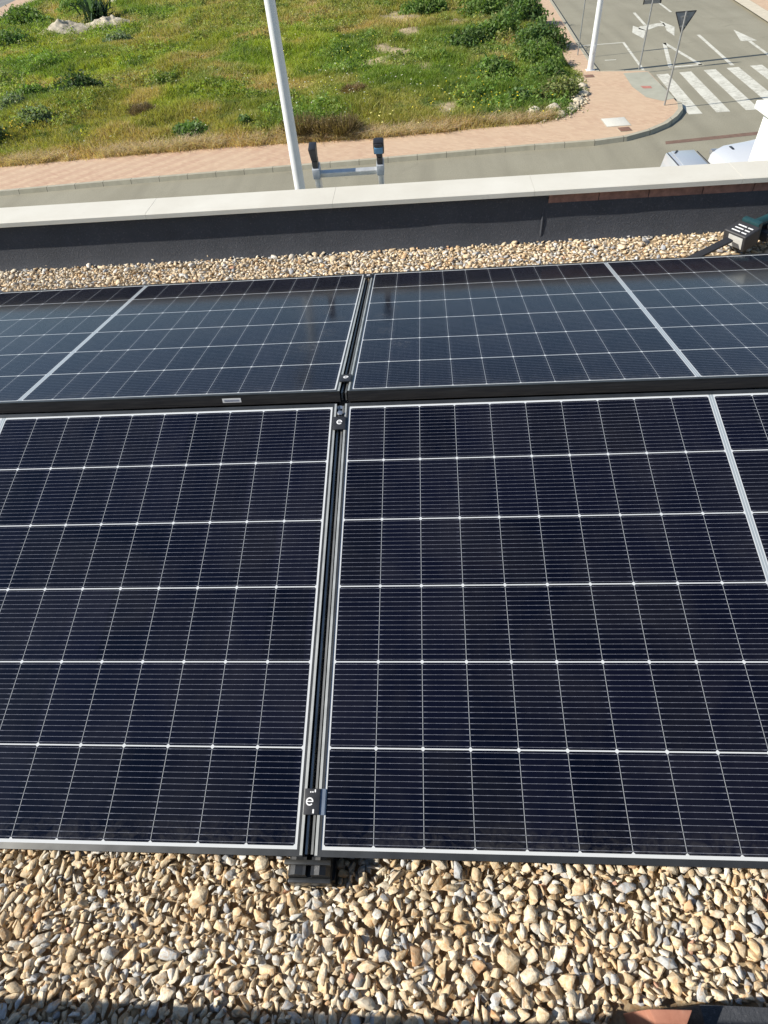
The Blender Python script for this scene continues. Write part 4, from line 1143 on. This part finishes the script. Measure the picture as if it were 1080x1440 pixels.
# ------------------------------------------------------------------ gravel
def stone_templates(nt, bev):
    out = []
    for i in range(nt):
        rg = random.Random(100 + i)
        bm = bmesh.new()
        ax = (1.0, rg.uniform(0.48, 0.80), rg.uniform(0.34, 0.52))
        for _ in range(rg.randint(8, 13)):
            v = Vector((rg.gauss(0, 1), rg.gauss(0, 1), rg.gauss(0, 1))).normalized() * rg.uniform(0.85, 1.0)
            bm.verts.new((v.x * ax[0], v.y * ax[1], v.z * ax[2]))
        r = bmesh.ops.convex_hull(bm, input=bm.verts)
        bmesh.ops.delete(bm, geom=list({e for e in r['geom_interior'] if isinstance(e, bmesh.types.BMVert)}), context='VERTS')
        bmesh.ops.dissolve_limit(bm, angle_limit=R(14), verts=bm.verts, edges=bm.edges)
        if bev:
            bmesh.ops.bevel(bm, geom=list(bm.edges), offset=bev*rg.uniform(0.3, 1.0), segments=1, affect='EDGES', profile=0.5, clamp_overlap=True)
        bmesh.ops.triangulate(bm, faces=bm.faces)
        bm.verts.index_update()
        out.append((np.array([v.co[:] for v in bm.verts]), np.array([[v.index for v in f.verts] for f in bm.faces])))
        bm.free()
    return out
PAL = np.array([(0.68, 0.555, 0.37), (0.64, 0.51, 0.33), (0.70, 0.61, 0.45), (0.58, 0.44, 0.26), (0.60, 0.59, 0.54), (0.50, 0.51, 0.50), (0.66, 0.62, 0.53), (0.36, 0.375, 0.39), (0.54, 0.36, 0.20), (0.46, 0.27, 0.18), (0.60, 0.53, 0.41)])
PW_ = np.array([0.21, 0.18, 0.18, 0.09, 0.09, 0.06, 0.08, 0.03, 0.02, 0.006, 0.06]); PW_ /= PW_.sum()
def gravel(name, boxr, count, rmean, templates, label, gr=0.004, zbase=-0.165, fill=0, top=None, keep=None, blocks=()):
    x0, x1, y0, y1 = boxr
    nx_, ny_ = int((x1 - x0) / gr) + 12, int((y1 - y0) / gr) + 12
    Hm = np.full((nx_, ny_), zbase)
    for (bx0, bx1, by0, by1, bz) in blocks:
        i0, i1 = [int(np.clip((q - x0) / gr + 6, 0, nx_)) for q in (bx0, bx1)]; j0, j1 = [int(np.clip((q - y0) / gr + 6, 0, ny_)) for q in (by0, by1)]
        Hm[i0:i1, j0:j1] = bz
    VV = []; FF = []; CC = []; o_ = 0
    for s in range(count + fill):
        T, Fq = templates[rng.integers(len(templates))]
        filler = s >= count
        r = rmean * (np.exp(rng.normal(0, 0.22)) if not filler else rng.uniform(0.45, 0.72))
        e = Euler((rng.normal(0, 0.30), rng.normal(0, 0.28), rng.uniform(0, 6.28)))
        Rm = np.array(e.to_matrix())
        Vr = (T * r) @ Rm.T
        cc_ = Vr[Fq].mean(1); S = np.concatenate([Vr, cc_])
        best = None
        for _ in range(12 if filler else 7):
            cx = rng.uniform(x0, x1); cy = rng.uniform(y0, y1)
            gi = ((S[:, 0] + cx - x0) / gr + 6).astype(int); gj = ((S[:, 1] + cy - y0) / gr + 6).astype(int)
            np.clip(gi, 0, nx_ - 1, out=gi); np.clip(gj, 0, ny_ - 1, out=gj)
            rest = (Hm[gi, gj] - S[:, 2]).max()
            if best is None or rest < best[0]: best = (rest, cx, cy, gi, gj)
        rest, cx, cy, gi, gj = best
        if top is not None and rest > top(cx, cy): continue
        rest -= 0.10 * r
        np.maximum.at(Hm, (gi, gj), rest + S[:, 2])
        # close small holes in the height map under the stone
        VV.append(Vr + np.array([cx, cy, rest])); FF.append(Fq + o_); o_ += len(Vr)
        c_ = PAL[rng.choice(len(PAL), p=PW_)]; c_ = (c_ * 0.93 + c_.mean() * 0.07) * rng.uniform(0.90, 1.22)
        CC.append(np.tile(c_, (len(Vr), 1)))
    V = np.concatenate(VV); F = np.concatenate(FF); Cc = np.concatenate(CC)
    o = raw_mesh(name, V, F, M_stone, np.clip(Cc, 0, 1))
    tag(o, label, 'gravel', kind='stuff')
    return o
Tn = stone_templates(70, 0.035)
Tf = stone_templates(24, 0.08)
def bed(name, x0, x1, y0, y1, zf):
    xs_ = np.arange(x0, x1, 0.012); ys_ = np.arange(y0, y1, 0.012)
    X_, Y_ = np.meshgrid(xs_, ys_); Z_ = zf(X_, Y_) + 0.008 * (vnoise(X_, Y_, 60.0) - 0.5)
    n_ = len(xs_); q = (np.arange(len(ys_) - 1)[:, None] * n_ + np.arange(n_ - 1)[None]).ravel()
    V_ = np.stack([X_.ravel(), Y_.ravel(), Z_.ravel()], 1)
    c_ = np.array([0.34, 0.26, 0.16]) * (0.7 + 0.5 * vnoise(V_[:, 0], V_[:, 1], 70.0, 4.0))[:, None]
    o = raw_mesh(name, V_, np.stack([q, q + 1, q + n_ + 1, q + n_], 1), M_stone, c_); o['kind'] = 'structure'
bed('gravel_bed', -0.95, 1.15, -0.305, 0.12, lambda x, y: -0.128 + 0 * x)
bed('gravel_bed', -2.6, 2.4, 1.95, 2.56, lambda x, y: -0.030 + 0.004 * x)
gravel('near_gravel', (-0.95, 1.15, -0.34, 0.10), 8600, 0.0158, Tn, 'tan and grey angular gravel on the roof in front of the near panels', 0.0035, zbase=-0.148, fill=4200,
       top=lambda x, y: GRAV - 0.006 + 0.006 * math.sin(x * 5), blocks=((-0.076, 0.010, -0.038, 0.2, 0.05), (0.585, 1.7, -0.32, -0.196, 0.05), (0.50, 0.60, -0.30, -0.205, 0.05)))
gravel('far_gravel', (-2.6, 2.4, 1.95, 2.545), 15500, 0.0152, Tf, 'tan gravel strip between the far panels and the parapet', 0.005, zbase=-0.046, fill=6500,
       top=lambda x, y: 0.004 + 0.005 * x + 0.004 * math.sin(x * 3.1 + 1) + 0.003 * math.sin(x * 11), blocks=())
